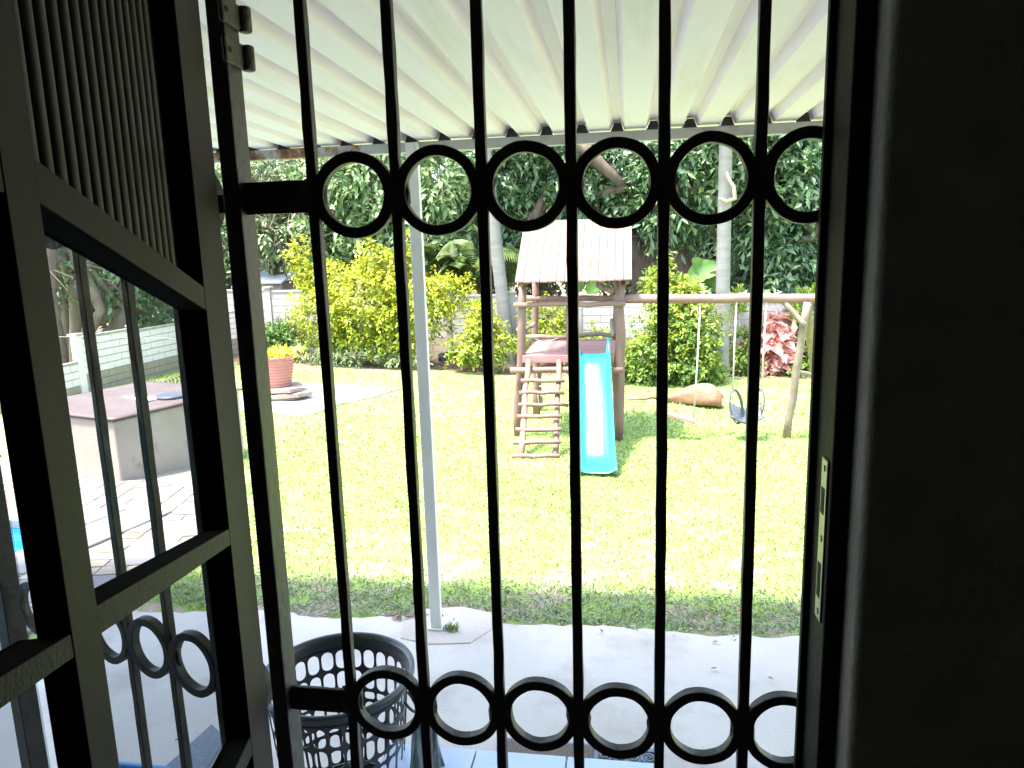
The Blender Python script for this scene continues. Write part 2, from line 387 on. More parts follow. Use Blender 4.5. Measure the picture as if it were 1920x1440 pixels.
# patio slab with a broken front edge
edge = []
ex = np.linspace(-2.72, 4.6, 150)
nse = np.convolve(rng.normal(0, 1, 190), np.ones(9) / 9, 'same')[20:170]
for x, e in zip(ex, nse): edge.append((float(x), 3.36 + .07 * float(e) + .012 * random.uniform(-1, 1)))
poly = [(4.6, .985), (-2.72, .985)] + edge
pb = B(); pb.prism(poly, -.09, 0.0)
tag(pb.out('patio_slab', CONC), kind='structure')

fpoly = [(-1.09, 3.17), (-.93, 3.13), (-.74, 3.16), (-.66, 3.30), (-.69, 3.47), (-.86, 3.52), (-1.05, 3.47), (-1.12, 3.32)]
o = B().prism(fpoly, -.05, [.006, .005, .006, .004, .003, .003, .005, .006]).out('post_footing', mat('footing_concrete', (.46, .385, .315), .9, (.52, .45, .38), 4, bump=.3, bscale=50)); tag(o, kind='structure'); bev(o, .006)
# ------------------------------------------------------------------ the room the picture is taken from
def wallbox(name, a, b, m_, bw=0):
    o = B().box(a, b).out(name, m_); tag(o, kind='structure')
    if bw: bev(o, bw, 5)
    return o
wallbox('room_floor', (-3.2, -4.2, .16), (2.9, .985, .30), FLOORI)
wallbox('ceiling', (-3.2, -4.2, 2.62), (2.9, .84, 2.76), ROOMW)
wallbox('wall_side_left', (-3.34, -4.2, 0), (-3.2, .84, 2.9), ROOMW)
wallbox('wall_side_right', (2.9, -4.2, 0), (3.04, .84, 2.9), ROOMW)
wallbox('wall_back', (-3.34, -4.34, 0), (3.04, -4.2, 2.9), ROOMW)
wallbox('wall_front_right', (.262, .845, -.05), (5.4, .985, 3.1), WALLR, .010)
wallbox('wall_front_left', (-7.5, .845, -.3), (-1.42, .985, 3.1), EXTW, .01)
wallbox('wall_lintel', (-1.42, .845, 2.30), (.262, .985, 3.1), EXTW)
wallbox('door_sill', (-1.42, .845, .0), (.262, .985, .305), EXTW)

# right door frame with strike plate
fr = thing('door_frame', 'dark enamelled door jamb with strike plate beside the dim right-hand wall', 'door frame', (.25, .93, .305))
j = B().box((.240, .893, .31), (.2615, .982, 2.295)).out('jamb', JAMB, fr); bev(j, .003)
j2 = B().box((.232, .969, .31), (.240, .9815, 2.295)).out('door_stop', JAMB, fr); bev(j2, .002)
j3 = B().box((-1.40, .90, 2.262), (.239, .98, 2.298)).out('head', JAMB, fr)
sp = bev(B().box((.2375, .905, 1.375), (.2397, .930, 1.585)).out('strike_plate', STEEL, fr), .0008)
for z0, z1 in ((1.405, 1.450), (1.515, 1.548)):
    B().box((.2368, .9115, z0), (.2374, .9245, z1)).out('latch_hole', DARK, sp)
for z in (1.385, 1.482, 1.573):
    B().tube([(.2376, .9175, z), (.2362, .9175, z)], .004, 12).out('screw', STEEL, sp)

# ------------------------------------------------------------------ security gate
ZR = (1.927, 1.155); SPC = .1185
def ring_mesh(c, ax, ro, th, dep, nrm, seg=64):
    c = np.array(c); ax = np.array(ax, float); up = np.array([0, 0, 1.]); nrm = np.array(nrm, float)
    V = []; F = []
    for k in range(seg):
        t = 2 * math.pi * k / seg; d = ax * math.cos(t) + up * math.sin(t); e = .0004 * math.sin(3 * t + c[0] * 90) + .00025 * math.sin(7 * t + c[2] * 50) + rng.normal(0, .00008)
        for r_, n_ in ((ro + e, -1), (ro + e, 1), (ro - th + e, 1), (ro - th + e, -1)): V.append(c + d * r_ + nrm * n_ * dep / 2)
    for k in range(seg):
        a = 4 * k; b_ = 4 * ((k + 1) % seg)
        for e in range(4): F.append((a + e, b_ + e, b_ + (e + 1) % 4, a + (e + 1) % 4))
    return V, F
def gate(name, label, org, ax, bars, stiles, rings, plates, z0, z1, flip=1):
    ax = np.array([*ax, 0.]); nrm = np.array([-ax[1], ax[0], 0]) * flip
    o3 = np.array([*org, 0.]); t = thing(name, label, 'security gate', (org[0], org[1], z0))
    at = lambda s, z: o3 + ax * s + np.array([0, 0, z])
    for s in bars:
        b = B().bar(at(s, z0), at(s, z1), .0146, .0140, nrm, 46, .0004).out('bar', IRON, t); bev(b, .0015)
        for z in ZR:
            V = []; F = []                          # lumpy weld where bar and rings meet
            for i in range(7):
                for k in range(12):
                    el_ = math.pi * (i / 6 - .5); a = 2 * math.pi * k / 12; e = 1 + rng.normal(0, .07); ce = max(math.cos(el_), .02) ** .5
                    V.append(at(s, z) + ax * (.0185 * ce * math.cos(a) * e) + nrm * (.0085 * ce * math.sin(a) * e) + np.array([0, 0, .0255 * math.sin(el_) * e]))
            for i in range(6):
                for k in range(12): F.append((i * 12 + k, i * 12 + (k + 1) % 12, (i + 1) * 12 + (k + 1) % 12, (i + 1) * 12 + k))
            mk('weld', V, F, IRON, t, True)
    for s, w_, d_ in stiles:
        b = B().bar(at(s, z0), at(s, z1), w_, d_, nrm, 30, .0003).out('stile', IRON, t); bev(b, .002)
    for s in rings:
        for z in ZR:
            V, F = ring_mesh(at(s + rng.normal(0, .0006), z + rng.normal(0, .0012)), ax, .0588 + rng.normal(0, .0006), .0142 + rng.normal(0, .0005), .0165, nrm)
            bev(mk('ring', V, F, IRON, t), .0015)
    for s0, s1, z, h in plates:
        bev(B().bar(at(s0, z), at(s1, z), .008, h, (0, 0, 1), 6, .0003).out('cross_plate', IRON, t), .0015)
    for z in (z0 + .015, z1 - .015):
        B().bar(at(min(x[0] for x in stiles), z), at(max(x[0] for x in stiles), z), .02, .03, (0, 0, 1)).out('frame_rail', IRON, t)
    return t, at, ax, nrm
bars = [-.4283 + SPC * i for i in range(7)]
rings = [-.4283 + SPC * (i + .5) for i in range(6)]
t1, at1, ax1, n1 = gate('security_gate', 'closed black iron gate of square bars and ring rows across the doorway', (0, 1.0), (1, 0),
    bars, [(-.5405, .025, .040), (.372, .025, .04)], rings, [(-.53, -.43, ZR[0], .044), (-.595, -.552, ZR[0] - .006, .026), (-.53, -.43, ZR[1], .040), (.30, .36, ZR[0], .044)], .36, 2.42)
for z in (2.168, 2.118):                                  # lock brackets on the meeting stile
    k = B().box((-.5285, .968, z - .0165), (-.5215, 1.024, z + .0165)).out('lock_bracket', LITIRON, t1); bev(k, .005, 3)
    h = B().tube([(-.5195, 1.022, z - .018), (-.5195, 1.022, z + .0155)], .0095, 14).out('lock_knuckle', LITIRON, t1, True); bev(h, .003)
    B().tube([(-.5214, .978, z + .001), (-.5206, .978, z + .001)], .0038, 12).out('bolt_hole', DARK, k)
la = np.array([-.9426, .334])
t2, at2, ax2, n2 = gate('security_gate', 'second black iron gate leaf standing ajar, seen through the folded door panes', (-.563, 1.012), tuple(la),
    [.131 + SPC * i for i in range(5)], [(.082, .025, .03), (.775, .038, .038)], [.131 + SPC * (i + .5) for i in range(5)] + [.131 - SPC / 2 + .002], [], .36, 2.42, -1)
t2.name = 'security_gate.001'

# ------------------------------------------------------------------ folded inward door leaf
LA = P(470, 1000, .93); LD = np.array([-.3163, .9487, 0]); LN = np.array([LD[1], -LD[0], 0]); SL = -.238 / .9715
def lf(u, z, off=0): return np.array([LA[0], LA[1], 0]) + LD * u + LN * off + np.array([0, 0, z])
dl = thing('folding_door', 'dark metal folding door leaf with slanted rails, tinted panes and a reeded panel', 'door', tuple(lf(-.4, .32)))
def member(nm, u0, u1, a, b_, m_, th=None):
    o = leafbox(nm, u0, u1, a, b_, th or TH, -.0022, BLACKR)
    leafbox('face_plate', u0, u1, a, b_, -.0021, 0 if nm == 'stile' else -.0005, m_, o, .0006)
    return o
def leafbox(name, u0, u1, zf0, zf1, o0, o1, m_, par=None, bw=.002):
    V = []
    for o_ in (o0, o1):
        for u, zf in ((u0, zf0), (u1, zf0), (u1, zf1), (u0, zf1)): V.append(lf(u, zf(u), o_))
    F = [(0, 1, 2, 3), (7, 6, 5, 4), (0, 4, 5, 1), (1, 5, 6, 2), (2, 6, 7, 3), (3, 7, 4, 0)]
    o = mk(name, V, F, m_, par or dl)
    return bev(o, bw) if bw else o
cst = lambda z: (lambda u: z)
slant = lambda z: (lambda u: z + SL * (u + .53))
TH = -.032
member('stile', -.124, 0, cst(.33), cst(2.29), DOORP)
member('stile', -.572, -.530, cst(.33), cst(2.29), DOORP, -.0215)
member('stile', -.86, -.815, cst(.33), cst(2.29), DOORP)
member('rail', -.5295, -.1245, slant(1.8865), slant(1.9135), DOORP)
member('rail', -.5295, -.1245, slant(1.5915), slant(1.6125), DOORW)
member('rail', -.8145, -.5725, slant(1.5885), slant(1.6045), DOORW)
member('rail', -.8145, -.5725, cst(1.889), cst(1.917), DOORP)
member('rail', -.5295, -.1245, slant(1.296), slant(1.322), DOORP)
member('rail', -.8145, -.5725, slant(1.300), slant(1.326), DOORP)
member('rail', -.5295, -.1245, cst(.33), cst(.46), DOORP)
member('rail', -.8145, -.1245, cst(2.22), cst(2.288), DOORP)
for (u0, u1, a, b_) in ((-.529, -.125, slant(1.613), slant(1.886)), (-.529, -.125, slant(1.3225), slant(1.591)), (-.529, -.125, cst(.461), slant(1.2955)),
                        (-.814, -.573, slant(1.605), cst(1.8885)), (-.814, -.573, slant(1.3265), slant(1.588))):
    leafbox('pane', u0, u1, a, b_, TH + .004, TH + .008, GLASS, None, 0)
bk = leafbox('reeded_panel', -.5295, -.1245, slant(1.914), cst(2.2195), TH + .002, TH + .006, REED, None, 0)
pu = .0225
for i in range(17):
    u0 = -.5285 + pu * i; u1 = min(u0 + pu * .70, -.1246)
    V = []
    for k in range(7):
        a = math.pi * k / 6; uu = (u0 + u1) / 2 - math.cos(a) * (u1 - u0) / 2; oo = TH + .0061 + math.sin(a) * .0065
        V += [lf(uu, slant(1.914)(uu), oo), lf(uu, 2.219, oo)]
    mk('reed', V, [(2 * k, 2 * k + 2, 2 * k + 3, 2 * k + 1) for k in range(6)], REED, bk, True)

# ------------------------------------------------------------------ patio cover
pc = thing('patio_cover', 'white box-ribbed metal patio roof on a rusting beam and slim white post', 'patio roof', (-.93, 3.33, 0))
RZ = lambda y: 2.327 - .014 * (y - 3.33)            # underside of the pans, nearly level
bm_ = B().box((-6.2, 3.30, 2.275), (4.6, 3.345, 2.318)).out('beam', BEAM, pc); bev(bm_, .004)
pt = B().box((-.9635, 3.265, .004), (-.909, 3.2985, 2.312)).out('post', WHITEP, pc); bev(pt, .004)
B().box((-.975, 3.25, .006), (-.898, 3.315, .014)).out('foot_plate', WHITEP, pt)
for zz in (2.300, 2.285):
    B().tube([(-.9365, 3.2648, zz), (-.9365, 3.2585, zz)], .006, 6).out('bolt', WHITEP, pt)
def sheet(x0, n, pitch=.152):
    prof = []
    for i in range(n):
        x = x0 + i * pitch
        prof += [(x, 0), (x + .088, 0), (x + .104, .034), (x + .136, .034)]
    prof.append((x0 + n * pitch, 0)); prof.append((x0 + n * pitch + .012, .001))
    V = []; F = []
    ys = np.linspace(.99, 3.42, 9)
    for y in ys:
        for x, z in prof: V.append((x, y, RZ(y) + z + .004 * math.sin(y * 2.1 + x) * .4))
    m_ = len(prof)
    for a in range(len(ys) - 1):
        for k in range(m_ - 1): F.append((a * m_ + k, a * m_ + k + 1, (a + 1) * m_ + k + 1, (a + 1) * m_ + k))
    return V, F
x = P(1177, 245, 3.33)[0] - .152 * 4 * 9 - .012
k = 0
while x < 4.4:
    V, F = sheet(x, 4)
    V = [(a, b, c + (.0016 if k % 2 else 0)) for a, b, c in V]
    o = mk('roof_sheet', V, F, ROOF, pc); solid(o, .0009, 1)
    x += .152 * 4; k += 1
for i in range(-34, 31):                               # dark pieces filling the rib ends above the beam
    xr = P(1177, 245, 3.33)[0] - .012 + .152 * i + .104
    if -6 < xr < 4.3:
        B().add([(xr - .013, 3.338, 2.3195), (xr + .045, 3.338, 2.3195), (xr + .0305, 3.338, 2.3585), (xr + .0015, 3.338, 2.3585), (xr - .013, 3.356, 2.3195), (xr + .045, 3.356, 2.3195), (xr + .0305, 3.356, 2.3585), (xr + .0015, 3.356, 2.3585)],
                [(0, 1, 2, 3), (7, 6, 5, 4), (0, 4, 5, 1), (1, 5, 6, 2), (2, 6, 7, 3), (3, 7, 4, 0)]).out('rib_end_fill', RUBB, pc)
for yy in (.995, 2.15):
    B().box((-6.2, yy, RZ(yy) + .042), (4.5, yy + .05, RZ(yy) + .09)).out('purlin', WHITEP, pc)

# ------------------------------------------------------------------ step, mat, basket, tub
st = thing('doorstep', 'white tiled doorstep tinted by painted sky reflection just outside the gate', 'step', (-.3, 1.6, 0))
B().box((-.80, .99, 0.001), (.10, 2.160, .188)).out('riser', CONC, st)
for i in range(3):
    for k2 in range(4):
        x0 = -.802 + .302 * i; y0 = .99 + .2935 * k2
        bev(B().box((x0 + .003, y0 + .003, .1885), (x0 + .299, y0 + .291, .2)).out('tile', TILE, st), .0015)
dm = thing('doormat', 'brown coir doormat with open scrolled rubber border beyond the tiled step', 'doormat', (-.2, 2.32, 0))
B().box((-.455, 2.185, .004), (-.125, 2.465, .022)).out('coir_pad', COIR, dm)
frm = B()
for a, b_ in (((-.48, 2.170, .002), (.11, 2.184, .014)), ((-.48, 2.466, .002), (.11, 2.485, .014)), ((-.48, 2.1845, .002), (-.456, 2.4655, .014)),
              ((-.124, 2.1845, .002), (-.108, 2.4655, .014)), ((.094, 2.1845, .002), (.11, 2.4655, .014))): frm.box(a, b_)
bo = frm.out('rubber_border', RUBM, dm)
sc_ = B()
for i in range(4):
    for k2 in range(5):
        cx = -.082 + .053 * i; cy = 2.212 + .056 * k2
        pts = []
        for a in np.linspace(0, 3.4 * math.pi, 22):
            rr = .006 + .0021 * a; s_ = 1 if (i + k2) % 2 else -1
            pts.append((cx + s_ * rr * math.cos(a), cy + rr * math.sin(a), .008))
        sc_.tube(pts, .0045, 5)
sc_.out('scroll_grid', RUBM, dm, True)

bk_ = thing('laundry_basket', 'tall round dark plastic laundry basket with slotted sides on the patio', 'laundry basket', (-.94, 2.09, 0.0))
BC = np.array([-.94, 2.09]); BH = .505
def brad(z): return .178 + .052 * (z / BH) ** .8
def cell(B_, a0, a1, z0, z1, mx_, mz, rnd=7):
    # one lattice cell: rectangle in (angle, z) with a rounded slot left open
    am, zm = (a0 + a1) / 2, (z0 + z1) / 2; hw = (a1 - a0) / 2; hh = (z1 - z0) / 2
    rr = brad(zm); iw = hw - mx_ / rr; ih = hh - mz
    n = 24; inner = []; outer = []
    for k in range(n):
        t = 2 * math.pi * k / n; c, s = math.cos(t), math.sin(t)
        e = .55 if ih < iw * rr * 1.6 else .5
        f = lambda v: math.copysign(abs(v) ** e, v)
        inner.append((am + iw * (c if ih > iw * rr else f(c)), zm + ih * f(s) if ih < .02 else zm + (ih - iw * rr) * (1 if s > 1e-6 else -1 if s < -1e-6 else 0) * min(1, abs(s) * 3) + iw * rr * s if ih > iw * rr else zm + ih * f(s)))
        q = max(abs(c), abs(s)); outer.append((am + hw * c / q, zm + hh * s / q))
    V = [(BC[0] + brad(z) * math.cos(a), BC[1] + brad(z) * math.sin(a), z) for a, z in outer + inner]
    B_.add(V, [(k, (k + 1) % n, n + (k + 1) % n, n + k) for k in range(n)])
bb = B(); NA = 28
rows = [(.455, .377), (.377, .299), (.299, .262), (.262, .184), (.184, .147), (.147, .03)]
for ri, (zt, zb) in enumerate(rows):
    for k in range(NA):
        cell(bb, 2 * math.pi * k / NA, 2 * math.pi * (k + 1) / NA, zb, zt, .0042 if zt - zb > .05 else .0042, .0055)
bd = bb.out('lattice_wall', BASK, bk_, False); solid(bd, .0028)
rm = B().lathe((*BC, 0), [(brad(.455) - .001, .455), (brad(.47) + .001, .472), (brad(.49) + .002, .490), (brad(BH) + .004, .500), (brad(BH) + .013, .505), (brad(BH) + .020, .501), (brad(BH) + .021, .491), (brad(BH) + .017, .489)], 72).out('rim', BASK, bk_, True)
solid(rm, .003)
B().lathe((*BC, 0), [(.0005, .004), (.165, .004), (.178, .012), (.181, .03)], 48).out('base', BASK, bk_, True)
for sg in (-1, 1):
    a0 = .08 if sg > 0 else math.pi - .1
    pts = [(BC[0] + (brad(.40) + .005 + .03 * math.sin(t)) * math.cos(a0 + .12 * math.cos(t)), BC[1] + (brad(.4) + .005 + .03 * math.sin(t)) * math.sin(a0 + .12 * math.cos(t)), .415 - .05 * math.sin(t)) for t in np.linspace(0, math.pi, 14)]
    B().tube(pts, .005, 8).out('handle', BASK, bk_, True)

def drape(name, c0, wx, h, fold, m_, label, yaw=0.0, n=26, mrow=16, flare=1.0):
    V = []; F = []
    for r_ in range(mrow + 1):
        t = r_ / mrow
        for k in range(n + 1):
            s = k / n - .5; w = wx * (.75 + .25 * t * flare)
            yy = fold * (.4 + .6 * t) * math.sin(s * 17 + 1.3 * math.sin(t * 3)) + fold * .5 * math.sin(s * 39 + t * 4)
            xx = s * w + .01 * math.sin(t * 5 + s * 9)
            zz = -h * t * (1 + .08 * math.sin(s * 11)) + .02 * math.cos(s * 6)
            ca, sa = math.cos(yaw), math.sin(yaw)
            V.append((c0[0] + xx * ca - yy * sa, c0[1] + xx * sa + yy * ca, c0[2] + zz))
    for r_ in range(mrow):
        for k in range(n): a = r_ * (n + 1) + k; F.append((a, a + 1, a + n + 2, a + n + 1))
    o = mk(name, V, F, m_, smooth=True); solid(o, .004); return o
o = drape('hanging_cloth', (-.635, 2.03, .365), .14, .355, .016, CLOTH, '', R(40)); tag(o, 'grey teal cloth hanging in folds against the right side of the basket', 'cloth')
o = drape('dark_cloth', (-1.135, 1.93, .40), .12, .30, .016, CLOTHD, '', R(-50)); tag(o, 'nearly black garment bunched at the left side of the basket', 'cloth')

tb = thing('washing_tub', 'blue plastic tub standing on the concrete at the lower left', 'tub', (-1.56, 1.66, 0.0))
TC = (-1.56, 1.66)
def rrect(hw, hh, r_, n=6):
    out = []
    for cx, cy, a0 in ((hw - r_, hh - r_, 0), (-hw + r_, hh - r_, 90), (-hw + r_, -hh + r_, 180), (hw - r_, -hh + r_, 270)):
        for k in range(n + 1): a = R(a0 + 90 * k / n); out.append((cx + r_ * math.cos(a), cy + r_ * math.sin(a)))
    return out
V = []; F = []; prof = [(.13, .16, .0), (.15, .18, .10), (.175, .205, .265), (.19, .22, .27), (.192, .222, .262), (.192, .222, .25)]
for hw, hh, z in prof: V += [(TC[0] + px, TC[1] + py, z + .004 * math.sin(px * 30)) for px, py in rrect(hw, hh, .07)]
n_ = len(rrect(1, 1, .2))
for i in range(len(prof) - 1): F += [(i * n_ + k, i * n_ + (k + 1) % n_, (i + 1) * n_ + (k + 1) % n_, (i + 1) * n_ + k) for k in range(n_)]
F.append(tuple(range(n_))[::-1])
solid(mk('tub_shell', V, F, BLUEP, tb, True), .003)
gb = B().box((-1.66, 1.56, .0), (-1.40, 1.80, .012)); 
V = [(v[0], v[1], v[2] + .262 + .10 * (v[0] + 1.5) * .2) for v in gb.V]
o = mk('grey_board', V, gb.F, GREYB); bev(o, .004); tag(o, 'small grey board laid across the blue tub', 'board')
q = [PZ(*p, .012) for p in ((300, 1446), (397, 1357), (425, 1385), (372, 1462))]
o = B().prism([(a[0], a[1]) for a in q], .001, .014).out('floor_mat', mat('mat_grey', (.17, .19, .215), .9, (.22, .24, .265), 60, bump=.6, bscale=200)); tag(o, 'flat blue-grey strip of matting on the concrete left of the basket', 'mat')
bev(o, .004)

# ------------------------------------------------------------------ paving and pool on the left
pav = ground_sheet('paving', [(-12, .99), (-2.74, .99), (-2.74, 3.9), (-3.02, 4.9), (-3.75, 6.12), (-3.95, 6.85), (-4.55, 6.9), (-4.95, 6.5), (-6.6, 6.95), (-12, 7.3)], [[(-8.2, 1.2), (-3.98, 1.2), (-3.98, 4.80), (-8.2, 4.80)]],
    [(x, y) for x in np.arange(-11.75, -2.8, .5) for y in np.arange(1.25, 7.0, .5)], lambda x, y: float(g(x, y)) + .004, BED)
tag(pav, kind='structure')
def paver(name, poly, m_, t=.016):
    n = len(poly); c = np.mean(poly, 0)
    V = [(a, b, float(g(a, b)) + .0005) for a, b in poly] + [(c[0] + (a - c[0]) * .992, c[1] + (b - c[1]) * .992, float(g(a, b)) + t) for a, b in poly]
    return mk(name, V, [tuple(range(n, 2 * n))] + [(i, (i + 1) % n, n + (i + 1) % n, n + i) for i in range(n)], m_, pav)
pa = R(17); PR = np.array([[math.cos(pa), -math.sin(pa)], [math.sin(pa), math.cos(pa)]])
def inpave(c):
    x_, y_ = c
    if y_ > 6.10 + max(0, -x_ - 4.4) * .33 or x_ > -2.86 - max(0, y_ - 4.0) * .40 or y_ < 1.1: return False
    if -8.6 < x_ < -3.62 and y_ < 5.15: return False
    return x_ > -9.5
def shrink(quad, e): 
    q = np.array(quad); c = q.mean(0); return [tuple(c + (p - c) * (1 - e / max(np.linalg.norm(p - c), .01))) for p in q]
M_ = .62; s_ = .46; cw = M_ - s_
for i in range(-16, 12):
    for k2 in range(-6, 18):
        o0 = np.array([i * M_, k2 * M_])
        tr = lambda a, b_: tuple(PR @ (o0 + np.array([a, b_])) + np.array([-4.2, 4.9]))
        big = [tr(0, 0), tr(s_, 0), tr(s_, s_), tr(0, s_)]
        if inpave(np.mean(big, 0)):
            jj = [tuple(np.array(p) + rng.normal(0, .005, 2)) for p in shrink(big, .010)]
            paver('paving_slab', jj, STONE, .0125 + random.uniform(-.001, .001))
        for a0, a1, b0, b1 in ([(s_ + .0, M_, s_ * t / 3, s_ * (t + 1) / 3) for t in range(3)] + [(s_ * t / 3, s_ * (t + 1) / 3, s_, M_) for t in range(3)] + [(s_, M_, s_, M_)]):
            q = [tr(a0, b0), tr(a1, b0), tr(a1, b1), tr(a0, b1)]
            if inpave(np.mean(q, 0)) and np.mean(q, 0)[0] > -7.5:
                paver('cobble', [tuple(np.array(p) + rng.normal(0, .004, 2)) for p in shrink(q, .008)], COBB, .012 + random.uniform(-.001, .001))
rd = PG(6, 945)
o = B().prism([(-5.45, 5.12), (-4.98, 5.16), (-5.02, 5.44), (-5.40, 5.42)], float(g(-5.2, 5.3)) + .019, float(g(-5.2, 5.3)) + .032).out('red_slab', REDT); tag(o, 'flat red tile lying on the paving beside the pool', 'tile'); bev(o, .004)

pl = thing('swimming_pool', 'blue swimming pool corner with mosaic band at the far left', 'pool', (-4.2, 4.6, -.2))
for a, b_, nm in (((-4.02, 1.2), (-3.62, 5.18), 0), ((-8.4, 4.76), (-4.025, 5.18), 1)):
    L_ = (b_[1] - a[1]) if nm == 0 else (b_[0] - a[0]); n = int(L_ / .45)
    for k in range(n):
        if nm == 0: r0 = (a[0], a[1] + L_ * k / n + .004); r1 = (b_[0], a[1] + L_ * (k + 1) / n - .004)
        else: r0 = (a[0] + L_ * k / n + .004, a[1]); r1 = (a[0] + L_ * (k + 1) / n - .004, b_[1])
        zz = [float(g(x_, y_)) for x_, y_ in ((r0[0], r0[1]), (r1[0], r0[1]), (r1[0], r1[1]), (r0[0], r1[1]))]
        c_ = B().prism([r0, (r1[0], r0[1]), r1, (r0[0], r1[1])], [z - .05 for z in zz], [z + .026 for z in zz]).out('coping', STONE, pl); bev(c_, .012, 3)
sh = B(); z0, z1 = -1.35, -.10
sh.add([(-8.2, 1.2, z0), (-3.985, 1.2, z0), (-3.985, 4.795, z0), (-8.2, 4.795, z0), (-8.2, 1.2, z1), (-3.985, 1.2, 0), (-3.985, 4.795, z1 - .02), (-8.2, 4.795, z1)],
       [(0, 1, 2, 3), (0, 1, 5, 4), (1, 2, 6, 5), (2, 3, 7, 6), (3, 0, 4, 7)])
sh.out('pool_shell', POOLB, pl)
tp = .105
for row in range(2):
    for k in range(40):
        xa = -3.99 - tp * k
        if xa < -8.1: break
        B().box((xa - tp + .006, 4.786, -.150 - tp * (row + 1) + .006), (xa, 4.7945, -.150 - tp * row)).out('mosaic_tile', POOLT, pl)
    for k in range(34):
        ya = 4.78 - tp * k
        B().box((-3.9849, ya - tp + .006, -.15 - tp * (row + 1) + .006), (-3.9935, ya, -.15 - tp * row)).out('mosaic_tile', POOLT, pl)
B().box((-8.2, 4.7875, -.365), (-3.99, 4.7947, -.145)).out('grout_band', GROUT, pl)
mk('water', [(-8.199, 1.2, -.285), (-3.987, 1.2, -.285), (-3.987, 4.784, -.285), (-8.199, 4.784, -.285)], [(0, 1, 2, 3)], water_mat(), pl)

# pump box
bx = thing('pump_box', 'low cream plastered pump box with a sagging brown lid beside the pool paving', 'pump box', (-4.85, 6.15, -.26))
c0 = np.array([-4.80, 6.15]); d1 = np.array([.30, .954]); d2 = np.array([-.954, .30])
def bxp(a, b_): return tuple(c0 + d1 * a + d2 * b_)
W1, W2 = 1.55, 1.55
o = B().prism([bxp(0, 0), bxp(W1, 0), bxp(W1, W2), bxp(0, W2)], [-.45] * 4, [.335] * 4).out('wall', PLAST, bx); bev(o, .02, 3)
lidV = []; nn = 14
for i in range(nn + 1):
    for k in range(nn + 1):
        a = -.03 + (W1 + .06) * i / nn; b_ = -.03 + (W2 + .06) * k / nn; x_, y_ = bxp(a, b_)
        lidV.append((x_, y_, .349 + .035 * math.exp(-((a - .95) ** 2 + (b_ - .7) ** 2) / .12) - .012 * math.exp(-((a - .5) ** 2 + (b_ - .4) ** 2) / .1)))
o = mk('lid', lidV, [(i * (nn + 1) + k, (i + 1) * (nn + 1) + k, (i + 1) * (nn + 1) + k + 1, i * (nn + 1) + k + 1) for i in range(nn) for k in range(nn)], LIDM, bx, True); solid(o, .018, 1)
fl = PZ(272, 746, .375)[:2]
o = B().prism([tuple(fl + d1 * a + d2 * b_) for a, b_ in ((-.13, -.20), (.13, -.24), (.17, .20), (-.09, .24))], .374, .386).out('white_board', mat('white_board', (.75, .75, .74), .6)); tag(o, 'small white board lying on the brown pump box lid', 'board')
dc = PZ(322, 743, .38)
o = B().lathe((dc[0], dc[1], .369), [(.0005, 0), (.15, 0), (.165, .006), (.165, .022), (.155, .03), (.12, .032), (.11, .028), (.0005, .028)], 36).out('round_lid', RUBB); tag(o, 'round dark grey lid lying on the pump box', 'lid')

# flowerpot on stacked slabs, concrete pad
pad = [PG(*p) for p in ((452, 742), (470, 728), (560, 722), (640, 722), (748, 730), (700, 745), (640, 758), (585, 778), (540, 778), (490, 770), (455, 770))]
o = B().prism([(p[0], p[1]) for p in pad], [p[2] - .05 for p in pad], [p[2] + .018 for p in pad]).out('concrete_pad', SLABC); tag(o, kind='structure')
fp = PG(524, 748); FB = np.array([fp[0], fp[1], float(g(fp[0], fp[1])) + .02])
for i, (hw, ang, lab) in enumerate(((.50, 8, 'lower broken flagstone under the terracotta flowerpot'), (.44, -6, 'upper flagstone directly under the terracotta flowerpot'))):
    pol = []
    for k in range(9):
        a = R(ang + 40 * k); rr = hw * (1 + .14 * random.uniform(-1, 1)); pol.append((FB[0] + rr * math.cos(a) * 1.05, FB[1] + rr * math.sin(a) * .9))
    zb = FB[2] + .035 + .085 * i
    o = B().prism(pol, [zb + .02 * math.sin(k) for k in range(9)], [zb + .07 + .02 * math.sin(k) for k in range(9)]).out('flagstone', FLAG); bev(o, .012); tag(o, lab, 'flagstone', 'flagstones under the pot')
o = B().lathe((FB[0] + .05, FB[1], FB[2] - .02), [(.0, .06), (.30, .058), (.33, 0), (.3, 0)], 10).out('base_rubble', CONC); tag(o, 'small crumbling concrete lump beneath the stacked flagstones', 'rubble')
px_ = PG(524, 742); pz = FB[2] + .20
pot = thing('flowerpot', 'ribbed terracotta-coloured pot of yellow flowers on stacked flagstones', 'flowerpot', (FB[0], FB[1], pz))
prof = []
for i in range(41):
    t = i / 40; r_ = .215 + .085 * t; rib = .009 * math.cos(t * 2 * math.pi * 9); prof.append((r_ + rib, .02 + .46 * t))
prof = [(.0005, 0), (.20, 0), (.212, .01)] + prof + [(.315, .49), (.315, .515), (.29, .515), (.28, .44), (.0005, .43)]
PB = (FB[0], FB[1], pz)
o = B().lathe(PB, prof, 40).out('pot', TERRA, pot, True)

